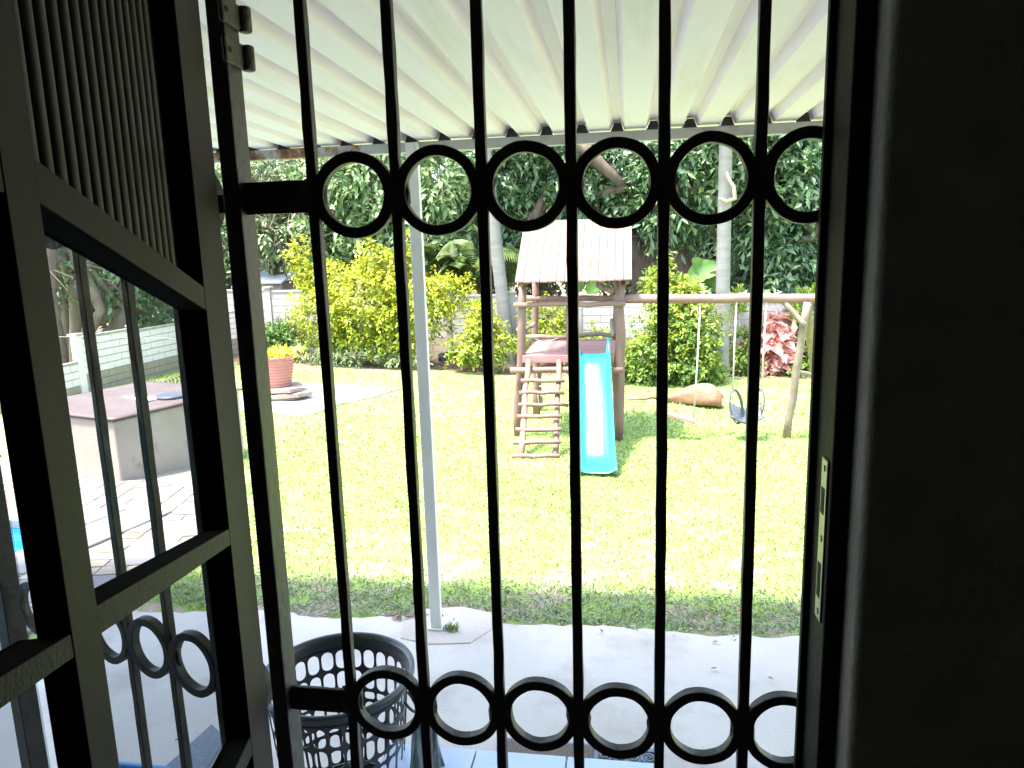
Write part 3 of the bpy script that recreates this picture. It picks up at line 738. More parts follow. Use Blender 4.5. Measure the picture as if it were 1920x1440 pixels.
# ------------------------------------------------------------------ foliage builders
def leafmesh(name, Pb, D, Nn, Ln, Wd, tone, material, parent=None, fold=.18):
    n = len(Pb); D = D / np.linalg.norm(D, axis=1, keepdims=True)
    S = np.cross(D, Nn); S /= np.maximum(np.linalg.norm(S, axis=1, keepdims=True), 1e-6); Nn = np.cross(S, D)
    Ln = np.broadcast_to(np.asarray(Ln, float), n)[:, None]; Wd = np.broadcast_to(np.asarray(Wd, float), n)[:, None]
    v0 = Pb; v1 = Pb + D * Ln * .45 + S * Wd / 2 + Nn * Wd * fold; v2 = Pb + D * Ln - Nn * Ln * .12; v3 = Pb + D * Ln * .45 - S * Wd / 2 + Nn * Wd * fold
    V = np.stack([v0, v1, v2, v3], 1).reshape(-1, 3)
    if parent is not None: V = V - ORG[parent.name]
    me = bpy.data.meshes.new(name)
    me.vertices.add(4 * n); me.vertices.foreach_set('co', V.ravel())
    a = np.arange(n) * 4
    tri = np.stack([a, a + 2, a + 1, a, a + 3, a + 2], 1).ravel()
    me.loops.add(6 * n); me.loops.foreach_set('vertex_index', tri)
    me.polygons.add(2 * n); me.polygons.foreach_set('loop_start', np.arange(2 * n) * 3); me.polygons.foreach_set('loop_total', np.full(2 * n, 3))
    me.update(calc_edges=True); me.materials.append(material)
    at = me.attributes.new('tone', 'FLOAT', 'POINT'); at.data.foreach_set('value', np.repeat(np.clip(tone, 0, 1), 4).astype(np.float32))
    o = bpy.data.objects.new(name, me); COL.objects.link(o)
    if parent is not None: o.parent = parent; ORG[o.name] = ORG[parent.name]
    else: ORG[o.name] = np.zeros(3)
    return o
def rdir(n):
    v = rng.normal(size=(n, 3)); return v / np.linalg.norm(v, axis=1, keepdims=True)
def cloud(ells, n_sprig, per, sprig_len, spread, surf=.55, down=.35):
    """sprigs of leaves spread through ellipsoids (centre, radii): leaf bases, axes, normals, tones"""
    vol = np.array([e[1][0] * e[1][1] * e[1][2] for e in ells]) ** .8; cnt = (n_sprig * vol / vol.sum()).astype(int) + 1
    Pb = []; D = []; Nn = []; T = []
    for (c, r), k in zip(ells, cnt):
        c = np.array(c); r = np.array(r)
        d = rdir(k); rad = surf + (1.06 - surf) * rng.random(k)[:, None] ** .6
        lump = 1 + .16 * np.sin(d[:, :1] * 5 + c[0]) * np.sin(d[:, 1:2] * 6 + c[1]) + .12 * np.sin(d[:, 2:] * 9 + c[2] * 3)
        ctr = c + d * r * rad * lump
        ax = d * .8 + rdir(k) * .7 + np.array([0, 0, -down]); ax /= np.linalg.norm(ax, axis=1, keepdims=True)
        side = np.cross(ax, rdir(k)); side /= np.maximum(np.linalg.norm(side, axis=1, keepdims=True), 1e-6)
        tone0 = rng.beta(2, 2.4, k)
        sgn = np.tile([1, -1], per)[:per]
        ts = (np.arange(per) + .5) / per
        for i in range(per):
            t = ts[i]
            p = ctr + ax * sprig_len * t + np.array([0, 0, -1]) * sprig_len * .35 * t * t + rng.normal(0, spread, (k, 3))
            dd = side * sgn[i] * .8 + ax * .75 + np.array([0, 0, -.25]) + rng.normal(0, .28, (k, 3))
            nn_ = np.array([0, 0, 1.]) + d * .55 + rng.normal(0, .45, (k, 3))
            Pb.append(p); D.append(dd); Nn.append(nn_); T.append(tone0 * .75 + .25 * rng.random(k) + .12 * (t - .5))
    return np.concatenate(Pb), np.concatenate(D), np.concatenate(Nn), np.concatenate(T)
def crown(name, ells, n, per, slen, L_, W_, material, parent, surf=.5, down=.35, spread=.02, tshift=0.0, hgrad=0.0):
    Pb, D, Nn, T = cloud(ells, n, per, slen, spread, surf, down)
    k = len(Pb)
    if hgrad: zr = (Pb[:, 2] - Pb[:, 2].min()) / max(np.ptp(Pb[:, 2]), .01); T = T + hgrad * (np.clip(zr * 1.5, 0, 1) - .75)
    return leafmesh(name, Pb, D, Nn, L_ * (.5 + 1.0 * rng.random(k)), W_ * (.55 + .9 * rng.random(k)), T + tshift, material, parent)
def limb(b_, pts, r0, r1, seg=9, jit=.05):
    n = len(pts); fine = []
    for i in range(n - 1):
        for k in range(3): fine.append(np.array(pts[i]) + (np.array(pts[i + 1]) - np.array(pts[i])) * k / 3 + rng.normal(0, r0 * .10, 3))
    fine.append(np.array(pts[-1])); m_ = len(fine)
    b_.tube(fine, [r0 + (r1 - r0) * i / (m_ - 1) for i in range(m_)], seg, jit)
def tree(name, label, base, trunks, ells, n, per, slen, L_, W_, leafm, bark, group='garden trees behind the wall', twigs=0, cat='tree', surf=.5, down=.35, tshift=0.0, sname='crown'):
    t = thing(name, label, cat, tuple(base), group)
    b_ = B()
    for pts, r0, r1 in trunks: limb(b_, pts, r0, r1)
    for c, r in ells:
        src = trunks[rng.integers(len(trunks))][0]; s0 = np.array(src[-1]); c = np.array(c)
        mid = (s0 + c) / 2 + rng.normal(0, .25, 3); limb(b_, [s0, mid, c], trunks[0][2] * .8, .02, 6)
    b_.out('trunk', bark, t, True)
    if twigs:
        tw = B()
        for i in range(twigs):
            c, r = ells[rng.integers(len(ells))]; d = rdir(1)[0]; p0 = np.array(c) + d * np.array(r) * .5; p1 = np.array(c) + d * np.array(r) * 1.14 + rng.normal(0, .2, 3)
            md = (p0 + p1) / 2 + rng.normal(0, .14, 3); tw.tube([p0, md, p1, p1 + rng.normal(0, .22, 3)], [.020, .014, .009, .004], 5)
        tw.out('twigs', TWIG, t)
    crown(sname, ells, n, per, slen, L_, W_, leafm, t, surf, down, tshift=tshift)
    return t
def gz(x, y): return float(g(x, y))

# ------------------------------------------------------------------ boundary walls
def block_wall(name, label, A, Bp, npan, ztop, zbase, mats, ch=.165, bl=.40, group=None, cat='wall', plankpan=(), skip=None):
    A = np.array(A); Bp = np.array(Bp); L_ = np.linalg.norm(Bp - A); d = (Bp - A) / L_; nrm = np.array([d[1], -d[0]])
    w = thing(name, label, cat, (*((A + Bp) / 2), zbase(.5) - .1), group)
    pw = L_ / npan; shared = {}
    def bxm(nm, s0, s1, z0, z1, o0, o1, m_, par):
        q = [A + d * s0 + nrm * o0, A + d * s1 + nrm * o0, A + d * s1 + nrm * o1, A + d * s0 + nrm * o1]
        return B().prism([tuple(v) for v in q], z0, z1).out(nm, m_, par)
    for i in range(npan):
        s0, s1 = i * pw + .07, (i + 1) * pw - .07; zt = ztop(i); zb = zbase((i + .5) / npan) - .12
        core = bxm('wall_panel', s0, s1, zb, zt - .004, -.035, .0, JOINT, w)
        nrow = int((zt - zb) / ch)
        plank = i in plankpan
        for r_ in range(nrow):
            z1_ = zt - .004 - r_ * ch; z0_ = z1_ - ch + .013
            lowc = r_ > nrow * .62
            off = 0 if plank else (bl / 2 if r_ % 2 else 0)
            cuts = [s0] + ([] if plank else [s for s in np.arange(s0 + off + (bl if off == 0 else 0), s1 - .08, bl)]) + [s1]
            for a, b2 in zip(cuts[:-1], cuts[1:]):
                key = (round(b2 - a, 3), plank, lowc)
                m_ = GBLK if plank else (mats[1] if lowc else mats[0])
                if key not in shared:
                    hw = (b2 - a) / 2 - .006
                    q = [d * -hw, d * hw, d * hw + nrm * .014, d * -hw + nrm * .014]
                    bb_ = B().prism([tuple(v) for v in q], 0, ch - .013)
                    me = bpy.data.meshes.new('block'); me.from_pydata(bb_.V, [], bb_.F); me.materials.append(m_); shared[key] = me
                o = bpy.data.objects.new('block' if not plank else 'wall_plank', shared[key]); COL.objects.link(o); o.parent = core
                pos = A + d * (a + b2) / 2 + nrm * (.0005 + random.uniform(0, .002))
                o.location = Vector((pos[0], pos[1], z0_)) - Vector(ORG[w.name])
        bxm('coping_cap', s0, s1, zt, zt + .045, -.05, .03, CAPM, w)
    for i in range(npan + 1):
        zt = max(ztop(max(i - 1, 0)), ztop(min(i, npan - 1))) + .06; s = i * pw
        pz = bxm('pillar', s - .072, s + .072, zbase(i / npan) - .15, zt, -.07, .045, mats[2], w); bev(pz, .008)
        bxm('pillar_cap', s - .10, s + .10, zt + .001, zt + .045, -.10, .07, CAPM, pz)
    return w
WL = P(430, 575, 17.2)
zl = lambda f: gz(-8.5 + f * 13.5, 16.6)
zt0 = P(520, 548, 17.0)[2]; zt1 = P(1370, 570, 16.35)[2]
npb = 10; xa, xb = -10.2, 5.0
ztb = lambda i: zt0 + (zt1 - zt0) * min(max((i - 1) / (npb - 3), -.1), 1.1)
block_wall('boundary_wall', 'long pale precast garden wall across the back of the lawn', (xa, 17.15), (xb, 16.15), npb, ztb, zl, (WBLK, YBLK, GBLK), .168, .42, plankpan=(0, 1, 2))
zL1 = PX(200, 627, -9.5)[2]; zL2 = PX(320, 611, -9.5)[2]
y0L = PX(151, 690, -9.5)[1]; y1L = PX(255, 660, -9.5)[1]; pwL = y1L - y0L
ptop = [zL1 - .42, zL1 - .42, zL1, zL2, zL2 + .02, zL2 + .05]
Aw = (-9.5, y0L - 2 * pwL); Bw = (-9.5, y0L + 4 * pwL)
block_wall('boundary_wall', 'white block garden wall with flaking pillars behind the pump box', (Aw[0], Aw[1]), (Bw[0], Bw[1]), 6, lambda i: ptop[i], lambda f: gz(-9.5, Aw[1] + f * (Bw[1] - Aw[1])), (WBLK2, YBLK, WBLK2), .128, .40).name = 'boundary_wall.001'
# low wire border by that wall
wb = thing('border_edging', 'low scalloped wire lawn edging at the foot of the white block wall', 'edging', (-9.0, 14, gz(-9, 14)))
pA = PG(292, 738); pB = PG(350, 716)
for i in range(9):
    a = pA + (pB - pA) * i / 9; c = pA + (pB - pA) * (i + 1.35) / 9; pts = []
    for t in np.linspace(0, math.pi, 10): q = a + (c - a) * (.5 - .5 * math.cos(t)); pts.append((q[0], q[1], gz(q[0], q[1]) + .17 * math.sin(t)))
    B().tube(pts, .012, 5).out('hoop', GREYP, wb)
cl = [P(70, 631, 8.6), P(180, 632, 9.0), P(300, 634, 9.4)]
ln = thing('washing_line', 'thin white washing line stretched above the pump box', 'washing line', tuple(P(60, 632, 8.6)))
B().tube([cl[0] + (cl[0] - cl[1]) * 2.0, *cl, P(420, 636, 9.9)], .004, 5).out('wire', ROPE, ln)
for q in (cl[0] + (cl[0] - cl[1]) * 2.0, P(420, 636, 9.9)):
    B().tube([(q[0], q[1], gz(q[0], q[1]) - .05), (q[0], q[1], q[2] + .03)], .022, 8).out('line_post', GREYP, ln)

# ------------------------------------------------------------------ playset
YF = 9.5
ps = thing('playset', 'rustic log playset with plank roof, rope ladder steps, turquoise slide and swing beam', 'playset', (-.8, 9.6, -.68))
ps['label'] = 'rustic log playset with plank roof, log ladder, turquoise slide and swing beam'
def log(nm, p, q, r0, r1=None, m_=POSTM, n=6, a=.012, par=None):
    pts = wob(p, q, n, a); r1 = r1 or r0
    return B().tube(pts, [r0 + (r1 - r0) * i / n for i in range(n + 1)], 12, .035).out(nm, m_, par or ps, True)
def dropg(p): return np.array([p[0], p[1], gz(p[0], p[1]) - .06])
YB = 10.95
pl0 = P(972, 815, YF); pr0 = P(1157, 826, YF)
log('post', dropg(pl0), P(981, 522, YF), .062, .052)
log('post', dropg(pr0), P(1165, 520, YF), .072, .062)
bl0 = P(1000, 760, YB); br0 = P(1152, 760, YB)
log('post', dropg(P(1004, 700, YB)), P(1003, 505, YB), .06, .05)
log('post', dropg(P(1156, 700, YB)), P(1158, 505, YB), .06, .05)
log('post', dropg(PG(1012, 768)), P(1009, 660, 11.4), .055, .05, GREYP)
# roof planks, front and back slope
eL, eR = P(963, 529, 9.22), P(1186, 528, 9.22); rL, rR = P(985, 415, 10.22), P(1184, 414, 10.22)
ez = (eL[2] + eR[2]) / 2; rz = (rL[2] + rR[2]) / 2; x0, x1 = (eL[0] + rL[0]) / 2, (eR[0] + rR[0]) / 2
for side in (0, 1):
    yE = 9.22 if side == 0 else 11.22; npk = 14
    for i in range(npk):
        xa_ = x0 + (x1 - x0) * i / npk + .0028; xb_ = x0 + (x1 - x0) * (i + 1) / npk - .0028
        dz = random.uniform(-.004, .004); ex_ = random.uniform(-.005, .005)
        yr = 10.22 + (.003 if side else -.003)
        V = []
        for zz in (0, .02):
            V += [(xa_, yE - (ex_ if side == 0 else -ex_), ez + zz + dz), (xb_, yE - (ex_ if side == 0 else -ex_), ez + zz + dz), (xb_, yr, rz + zz + dz), (xa_, yr, rz + zz + dz)]
        bev(mk('roof_plank', V, [(3, 2, 1, 0), (4, 5, 6, 7), (0, 1, 5, 4), (1, 2, 6, 5), (2, 3, 7, 6), (3, 0, 4, 7)], PLANK, ps), .003)
for xg in (x0 + .06, x1 - .06):
    for yE in (9.30, 11.14):
        B().bar((xg, yE, ez - .03), (xg, 10.22, rz - .035), .05, .05).out('rafter', POSTM, ps)
    B().bar((xg, 9.4, ez - .02), (xg, 11.0, ez - .02), .05, .06).out('tie_beam', POSTM, ps)
log('rail', P(985, 559, YB), P(1152, 559, YB), .045, None, POSTM)
log('rail', P(963, 572, YF - .07), P(1173, 570, YF - .07), .032, None, POLEM)
log('rail', P(990, 632, YB - .05), P(1150, 630, YB - .05), .035, None, GREYP)
log('brace', P(1122, 534, 9.75), P(1152, 548, YF + .02), .045, None, GREYP)
log('hand_grip', P(983, 625, YF + .05), P(1002, 605, YF + .25), .03, .022, GREYP, 4)
log('hand_grip', P(1149, 632, YF + .05), P(1148, 598, YF + .12), .03, .022, GREYP, 4)
# platform
zp = P(1066, 664, YF - .02)[2]; xl_, xr_ = P(982, 665, YF)[0], P(1160, 665, YF)[0]
for i in range(9):
    ya = YF - .03 + (YB - YF + .1) * i / 9
    bev(B().box((xl_, ya + .004, zp - .03), (xr_, ya + (YB - YF + .1) / 9 - .004, zp)).out('deck_board', REDBR, ps), .004)
bev(B().box((xl_ - .01, YF - .075, zp - .105), (xr_ - .06, YF - .036, zp - .008)).out('fascia_board', REDBR, ps), .006)
B().box((xl_, YB - .0, zp - .13), (xr_, YB + .045, zp - .032)).out('joist', POSTM, ps)
upz = P(1064, 560, YF)[2]
B().box((P(1062, 600, YF)[0], YF - .03, zp + .001), (P(1074, 600, YF)[0], YF + .02, upz)).out('upright', POSTM, ps)
log('cross_log', P(957, 694, YF - .13), P(1168, 694, YF - .13), .040, None, POLEM)
# ladder
Lb, Rb = PG(975, 858), PG(1041, 857); Lt, Rt = P(991, 676, YF - .12), P(1048, 676, YF - .12)
Lb[2] -= .03; Rb[2] -= .03
lad = log('ladder_rail', Lb, Lt, .042, .036, POLEM, 6, .008); log('ladder_rail', Rb, Rt, .038, .033, POLEM, 6, .008)
def tpy(y_): return (858 - y_) / (858 - 676)
for yy, xa_, xb_ in ((855, 960, 1050), (829, 962, 1051), (805, 967, 1053), (781, 970, 1054), (759, 972, 1057), (737, 974, 1058), (714, 977, 1059)):
    yw = None
    best = min(np.linspace(0, 1, 60), key=lambda t: abs(proj_y(Lb + (Lt - Lb) * t) - yy)) if 'proj_y' in globals() else None
    def py(p):
        v = CR.T @ (np.array(p) - CAM); return 720 + FPX * v[1] / v[2]
    t = min(np.linspace(0, 1, 200), key=lambda s: abs(py(Lb + (Lt - Lb) * s) - yy))
    yw = (Lb + (Lt - Lb) * t)[1] - .045
    log('rung', P(xa_, yy, yw), P(xb_, yy, yw), .027, .024, POLEM, 4, .006)
# slide
sxl = P(1086, 660, YF - .08)[0]; sxr = P(1138, 660, YF - .08)[0]
bl_, br_ = PG(1089, 893), PG(1150, 893)
path = []
topY, topZ = YF - .06, zp + .012
botY = (bl_[1] + br_[1]) / 2; botZ = gz(-.3, botY) + .035
for i in range(31):
    t = i / 30; y_ = topY + (botY - topY) * t
    lin = topZ + (botZ - topZ) * min(1.0, t / .86)
    path.append((y_, lin))
pz_ = np.array([p[1] for p in path]); ker = np.ones(7) / 7
pz_[3:-3] = np.convolve(pz_, ker, 'valid')
V = []; F = []; m_ = 11
bxl, bxr = bl_[0], br_[0]
for i, ((y_, _), z_) in enumerate(zip(path, pz_)):
    t = i / 30; xl2 = sxl + (bxl - sxl) * t; xr2 = sxr + (bxr - sxr) * t; w = xr2 - xl2
    if t > .9: xl2 -= (t - .9) * .10; xr2 += (t - .9) * .10; w = xr2 - xl2
    sh_ = .115 if t < .88 else .115 - (t - .88) / .12 * .085
    if t < .06: sh_ += .10 * (1 - t / .06)
    prof = [(-.035, .0), (-.035, sh_ * .92), (-.02, sh_), (-.004, sh_ * .9), (.012, .014), (.05, .0), (w * .22, -.003), (w * .34, -.005), (w * .45, -.006), (w * .55, -.006), (w * .66, -.005), (w * .78, -.003), (w - .05, .0), (w - .012, .014), (w + .004, sh_ * .9), (w + .02, sh_), (w + .035, sh_ * .92), (w + .035, 0)]
    m_ = len(prof)
    for a, b_ in prof: V.append((xl2 + a, y_, z_ + b_))
for i in range(30):
    for k in range(m_ - 1): F.append((i * m_ + k, i * m_ + k + 1, (i + 1) * m_ + k + 1, (i + 1) * m_ + k))
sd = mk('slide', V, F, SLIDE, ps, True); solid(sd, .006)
at_ = sd.data.attributes.new('tone', 'FLOAT', 'POINT'); tn = []  # bed is paler down the middle than at the sides and ends
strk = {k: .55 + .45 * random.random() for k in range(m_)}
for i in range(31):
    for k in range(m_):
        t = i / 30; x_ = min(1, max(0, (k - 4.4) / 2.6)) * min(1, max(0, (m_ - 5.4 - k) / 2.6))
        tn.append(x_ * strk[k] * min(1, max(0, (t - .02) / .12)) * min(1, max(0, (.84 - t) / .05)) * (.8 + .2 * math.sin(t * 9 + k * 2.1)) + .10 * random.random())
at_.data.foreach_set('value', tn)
sd['label'] = 'turquoise plastic slide with a paler bed'
# swing beam and end frame
YS = 9.62
b0, b1 = P(1150, 561, YF + .02), P(1575, 560, YS)
log('swing_beam', b0, b1, .058, .062, POLEM, 8, .008)
leg = PG(1474, 820); leg[2] -= .05
log('frame_leg', leg, P(1514, 567, YS - .1), .052, .045, GREYP, 6, .01)
leg2 = PG(1532, 745); leg2[2] -= .05
log('frame_leg', leg2, P(1512, 562, YS + .1), .05, .045, GREYP, 6, .01)
log('frame_brace', P(1470, 566, YS - .06), P(1512, 612, YS - .16), .033, None, GREYP, 4, .004)
log('frame_rung', P(1497, 697, YS + .25), P(1530, 706, YS + .7), .03, None, GREYP, 4, .004)
# lashings on the beam
for xx in (1316, 1384, 1440):
    c = P(xx, 560, YS - .01); pts = [(c[0] + .012 * t, c[1] + .068 * math.cos(t), c[2] + .068 * math.sin(t)) for t in np.linspace(0, 4 * math.pi, 40)]
    B().tube(pts, .008, 6).out('lashing', ROPE, ps, True)
    B().tube([(c[0] + .02, c[1] - .05, c[2] + .05), (c[0] - .03 + .0015 * (xx - 1316), c[1] - .03, c[2] + .085), (c[0] + .10, c[1] - .02, c[2] + .10)], .006, 6).out('rope_end', ROPE, ps, True)
# net ropes below the platform
for xx in (1005, 1030):
    B().tube(wob(P(xx, 690, 10.9), P(xx + 6, 762, 10.9), 4, .01), .006, 5).out('net_rope', ROPE, ps)
for yy in (724, 740):
    B().tube(wob(P(1000, yy, 10.9), P(1062, yy + 4, 10.9), 4, .01), .006, 5).out('net_rope', ROPE, ps)
log('rung', P(1000, 757, 10.95), P(1066, 760, 10.95), .025, None, GREYP, 4, .005)
B().tube([P(985, 628, YB - .06), P(1020, 642, YB - .1), P(1060, 630, YB - .06), P(1100, 642, YB - .1), P(1150, 630, YB - .06)], .006, 5).out('net_rope', ROPE, ps)

# swings
s1_ = thing('plank_swing', 'red-brown plank swing hanging tilted from one side of the beam', 'swing', tuple(P(1268, 785, YS)))
sa, sb = P(1228, 769, YS + .02), P(1304, 790, YS - .04)
bev(B().bar(sa, sb, .17, .04, (0, 0, 1)).out('seat', REDBR, s1_), .006)
B().tube([P(1313, 565, YS - .07), P(1307, 690, YS - .05), P(1300, 784, YS - .04)], .011, 7).out('rope', ROPE, s1_, True)
B().tube([P(1240, 565, YS - .07), P(1238, 690, YS), P(1236, 768, YS + .02)], .011, 7).out('rope', ROPE, s1_, True)
B().tube([P(1311, 590, YS - .07), P(1305, 578, YS - .09), P(1298, 583, YS - .09), P(1295, 592, YS - .09)], .010, 6).out('rope_tail', ROPEY, s1_, True)
s2_ = thing('bucket_swing', 'grey rubber bucket swing hanging on two white ropes', 'swing', tuple(P(1402, 792, YS)))
tl, tr_ = P(1374, 733, YS - .04), P(1428, 733, YS + .04)
B().tube([P(1381, 565, YS - .07), P(1377, 650, YS - .05), tl], .011, 7).out('rope', ROPE, s2_, True)
B().tube([P(1437, 565, YS - .07), P(1432, 650, YS - .02), tr_], .011, 7).out('rope', ROPE, s2_, True)
for tt, sg in ((tl, -1), (tr_, 1)):
    hx = np.array([.78, .62, 0]) if sg < 0 else np.array([.66, -.75, 0]); pts = []
    for a in np.linspace(0, 2 * math.pi, 34):
        cc = tt + hx * (.075 * -sg * .9) + np.array([0, 0, -.215]); pts.append(cc + hx * (.105 * math.sin(a) - .045 * math.cos(a) * -sg) + np.array([0, 0, .225 * math.cos(a)]))
    B().tube(pts, [.019 if math.sin(a) * -sg > -.2 else .010 for a in np.linspace(0, 2 * math.pi, 34)], 8).out('side_loop', RUBB, s2_, True)
V = []; F = []
for i in range(13):
    t = i / 12; xx = tl[0] - .02 + (tr_[0] - tl[0] + .04) * t; sag = -.085 * math.sin(math.pi * t)
    for k in range(9):
        s = k / 8 - .5; V.append((xx, tl[1] + .04 + s * .24, tl[2] - .335 + sag + .16 * max(0, s * 2) ** 2 + .02 * (s < -.3)))
for i in range(12):
    for k in range(8): F.append((i * 9 + k, (i + 1) * 9 + k, (i + 1) * 9 + k + 1, i * 9 + k + 1))
solid(mk('seat', V, F, RUBB, s2_, True), .02)

# fallen palm sheath, dry stem, black bag
sh0, sh1 = PG(1238, 752), PG(1352, 764)
sh_t = thing('palm_sheath', 'dry brown palm sheath lying on the lawn behind the swings', 'palm sheath', tuple((sh0 + sh1) / 2))
V = []; F = []; n = 22; k_ = 14
for i in range(n + 1):
    t = i / n; c = sh0 + (sh1 - sh0) * t; c[2] = gz(c[0], c[1])
    r_ = .03 + .215 * math.sin(min(1, t * 1.05) ** 1.3 * math.pi * .62) * (1 if t < .88 else 1 - (t - .88) * 3.4)
    for k in range(k_):
        a = 2 * math.pi * k / k_; w = 1 + .08 * math.sin(5 * a + 3 * t) + .05 * math.sin(9 * a)
        V.append((c[0] + .03 * math.sin(a * 2 + t * 4), c[1] + r_ * 1.0 * math.cos(a) * w, max(c[2] + .005, c[2] + r_ * .72 + r_ * .80 * math.sin(a) * w)))
for i in range(n):
    for k in range(k_): F.append((i * k_ + k, i * k_ + (k + 1) % k_, (i + 1) * k_ + (k + 1) % k_, (i + 1) * k_ + k))
F += [tuple(range(k_))[::-1], tuple(range(n * k_, (n + 1) * k_))]
mk('sheath', V, F, SHEATH, sh_t, True)
q0 = PG(1168, 753); q0[2] += .03; q1 = sh0.copy(); q1[2] = gz(q1[0], q1[1]) + .06
B().tube(wob(q0, q1, 5, .012), [.012, .016, .02, .026, .032, .04], 8).out('stalk', SHEATH, sh_t, True)
bgp = PG(842, 676)
V, F = [], []
for i in range(9):
    for k in range(16):
        el_ = math.pi / 2 * i / 8; a = 2 * math.pi * k / 16; w = 1 + .22 * math.sin(3 * a + i) + .12 * math.sin(7 * a + 2 * i)
        V.append((bgp[0] + .28 * math.cos(el_) * math.cos(a) * w, bgp[1] + .2 * math.cos(el_) * math.sin(a) * w, bgp[2] - .02 + .19 * math.sin(el_) * w))
for i in range(8):
    for k in range(16): F.append((i * 16 + k, i * 16 + (k + 1) % 16, (i + 1) * 16 + (k + 1) % 16, (i + 1) * 16 + k))
o = mk('plastic_bag', V, F, mat('black_plastic', (.02, .022, .025), .3, (.05, .055, .06), 14, bump=.8, bscale=14)); tag(o, 'crumpled black plastic bag beside the golden shrubs', 'bag')

# ------------------------------------------------------------------ palms
def palm(label, base, top_dir, r0, r1, h, fr_n=0):
    t = thing('palm_tree', label, 'palm', tuple(base), 'palms by the back wall')
    pts = [np.array(base) + np.array([0, 0, -.1]) + (np.array(top_dir)) * s for s in np.linspace(0, 1, 16)]
    rr = [r0 * (1.25 if i == 0 else 1.08 if i == 1 else 1) * (1 - i / 15) + r1 * i / 15 for i in range(16)]
    fine, fr_ = [], []
    for i in range(15):
        for k in range(6):
            s = (i + k / 6); fine.append(pts[i] + (pts[i + 1] - pts[i]) * k / 6); rb = np.interp(s, range(16), rr); fr_.append(rb * (1.03 if k == 0 else 1.0))
    B().tube(fine, fr_, 16, .006).out('trunk', PALMB, t, True)
    top = fine[-1]; Pb, D, Nn, T = [], [], [], []
    st_ = B()
    for i in range(13):
        a = 2 * math.pi * i / 13 + .2; hd = np.array([math.cos(a), math.sin(a), 0]); Lf = 2.4
        rp = [top + hd * Lf * s + np.array([0, 0, .9 * s - 1.9 * s * s]) for s in np.linspace(0, 1, 12)]
        st_.tube(rp, [.03 * (1 - s) + .005 for s in np.linspace(0, 1, 12)], 5)
        for s in np.linspace(.12, 1, 40):
            p_ = top + hd * Lf * s + np.array([0, 0, .9 * s - 1.9 * s * s]); sd_ = np.array([-hd[1], hd[0], 0])
            for sg in (-1, 1):
                Pb.append(p_); D.append(sd_ * sg + hd * .6 + np.array([0, 0, -.5])); Nn.append([0, 0, 1]); T.append(random.random())
    st_.out('frond_stem', FROND, t)
    leafmesh('fronds', np.array(Pb), np.array(D, float), np.array(Nn, float), .5, .05, np.array(T), FROND, t)
    return t
pb1 = PG(957, 684); pt1 = P(911, 285, pb1[1] + .1); v = (pt1 - pb1) * 1.55
palm('leaning pale grey palm trunk just left of the playset', pb1, v, .155, .115, 0)
pb2 = PG(1352, 706); pt2 = P(1361, 270, pb2[1] + .1); v = (pt2 - pb2) * 1.5
p2 = palm('upright pale grey palm trunk behind the swings', pb2, v, .145, .115, 0)
p2.name = 'palm_tree.001'
# clasping dry root on that trunk
cb = B(); pts = [P(1350, 372, pb2[1] - .10), P(1362, 378, pb2[1] - .17), P(1378, 372, pb2[1] - .14), P(1376, 350, pb2[1] - .16), P(1366, 335, pb2[1] - .16), P(1362, 322, pb2[1] - .15)]
cb.tube(pts, [.03, .04, .045, .04, .035, .02], 8, .1); cb.out('clasping_stub', TWIG, p2, True)
def areca(label, base, n, h, nm='fan_palm'):
    t = thing(nm, label, 'palm', tuple(base)); st_ = B(); Pb, D, Nn, T = [], [], [], []
    for i in range(n):
        a = random.uniform(0, 2 * math.pi); hd = np.array([math.cos(a), math.sin(a) * .6, 0]); Lf = h * random.uniform(.8, 1.15); cu = random.uniform(.45, .8)
        f = lambda s: np.array(base) + hd * Lf * cu * s * s + np.array([0, 0, Lf * (1.25 * s - .55 * s * s * s)])
        st_.tube([f(s) for s in np.linspace(0, 1, 10)], [.02 * (1 - s) + .004 for s in np.linspace(0, 1, 10)], 5)
        for s in np.linspace(.35, 1, 30):
            p_ = f(s); sd_ = np.array([-hd[1], hd[0], .25])
            for sg in (-1, 1):
                Pb.append(p_); D.append(sd_ * sg + hd * .5 + np.array([0, 0, .1 - .4 * s])); Nn.append([hd[0] * -.3, -.4, 1]); T.append(.4 + .6 * random.random())
    st_.out('stem', FROND, t); leafmesh('fronds', np.array(Pb), np.array(D), np.array(Nn, float), .52, .05, np.array(T), FROND, t)
areca('feathery light green palm fronds rising behind the golden bush', P(872, 590, 17.9), 15, 2.2)
areca('feathery palm fronds left of the playset roof', P(925, 590, 18.6), 10, 1.9)

# banana plant
bn = thing('banana_plant', 'banana plant with broad torn leaves behind the back wall', 'banana plant', tuple(P(1330, 560, 17.6)))
def broad(p0, d, up, L_, W_, nm='leaf'):
    V = []; F = []; n = 14; d = nz(d); s_ = nz(np.cross(d, up)); u = np.cross(s_, d)
    for i in range(n + 1):
        t = i / n; c = np.array(p0) + d * L_ * t - np.array([0, 0, 1]) * L_ * .28 * t * t; w = W_ * math.sin(math.pi * min(1, t * .93 + .07)) ** .6 / 2
        for k, s in enumerate((-1, -.5, 0, .5, 1)):
            V.append(c + s_ * s * w * (1 - (.25 * random.random() if abs(s) == 1 else 0)) + u * abs(s) * w * .35)
    for i in range(n):
        for k in range(4): F.append((i * 5 + k, i * 5 + k + 1, i * 5 + k + 6, i * 5 + k + 5))
    return mk(nm, V, F, mat('banana_leaf', (.13, .26, .05), .4, (.19, .33, .08), 6, trans=.3), bn, True)
cB = P(1325, 560, 17.6)
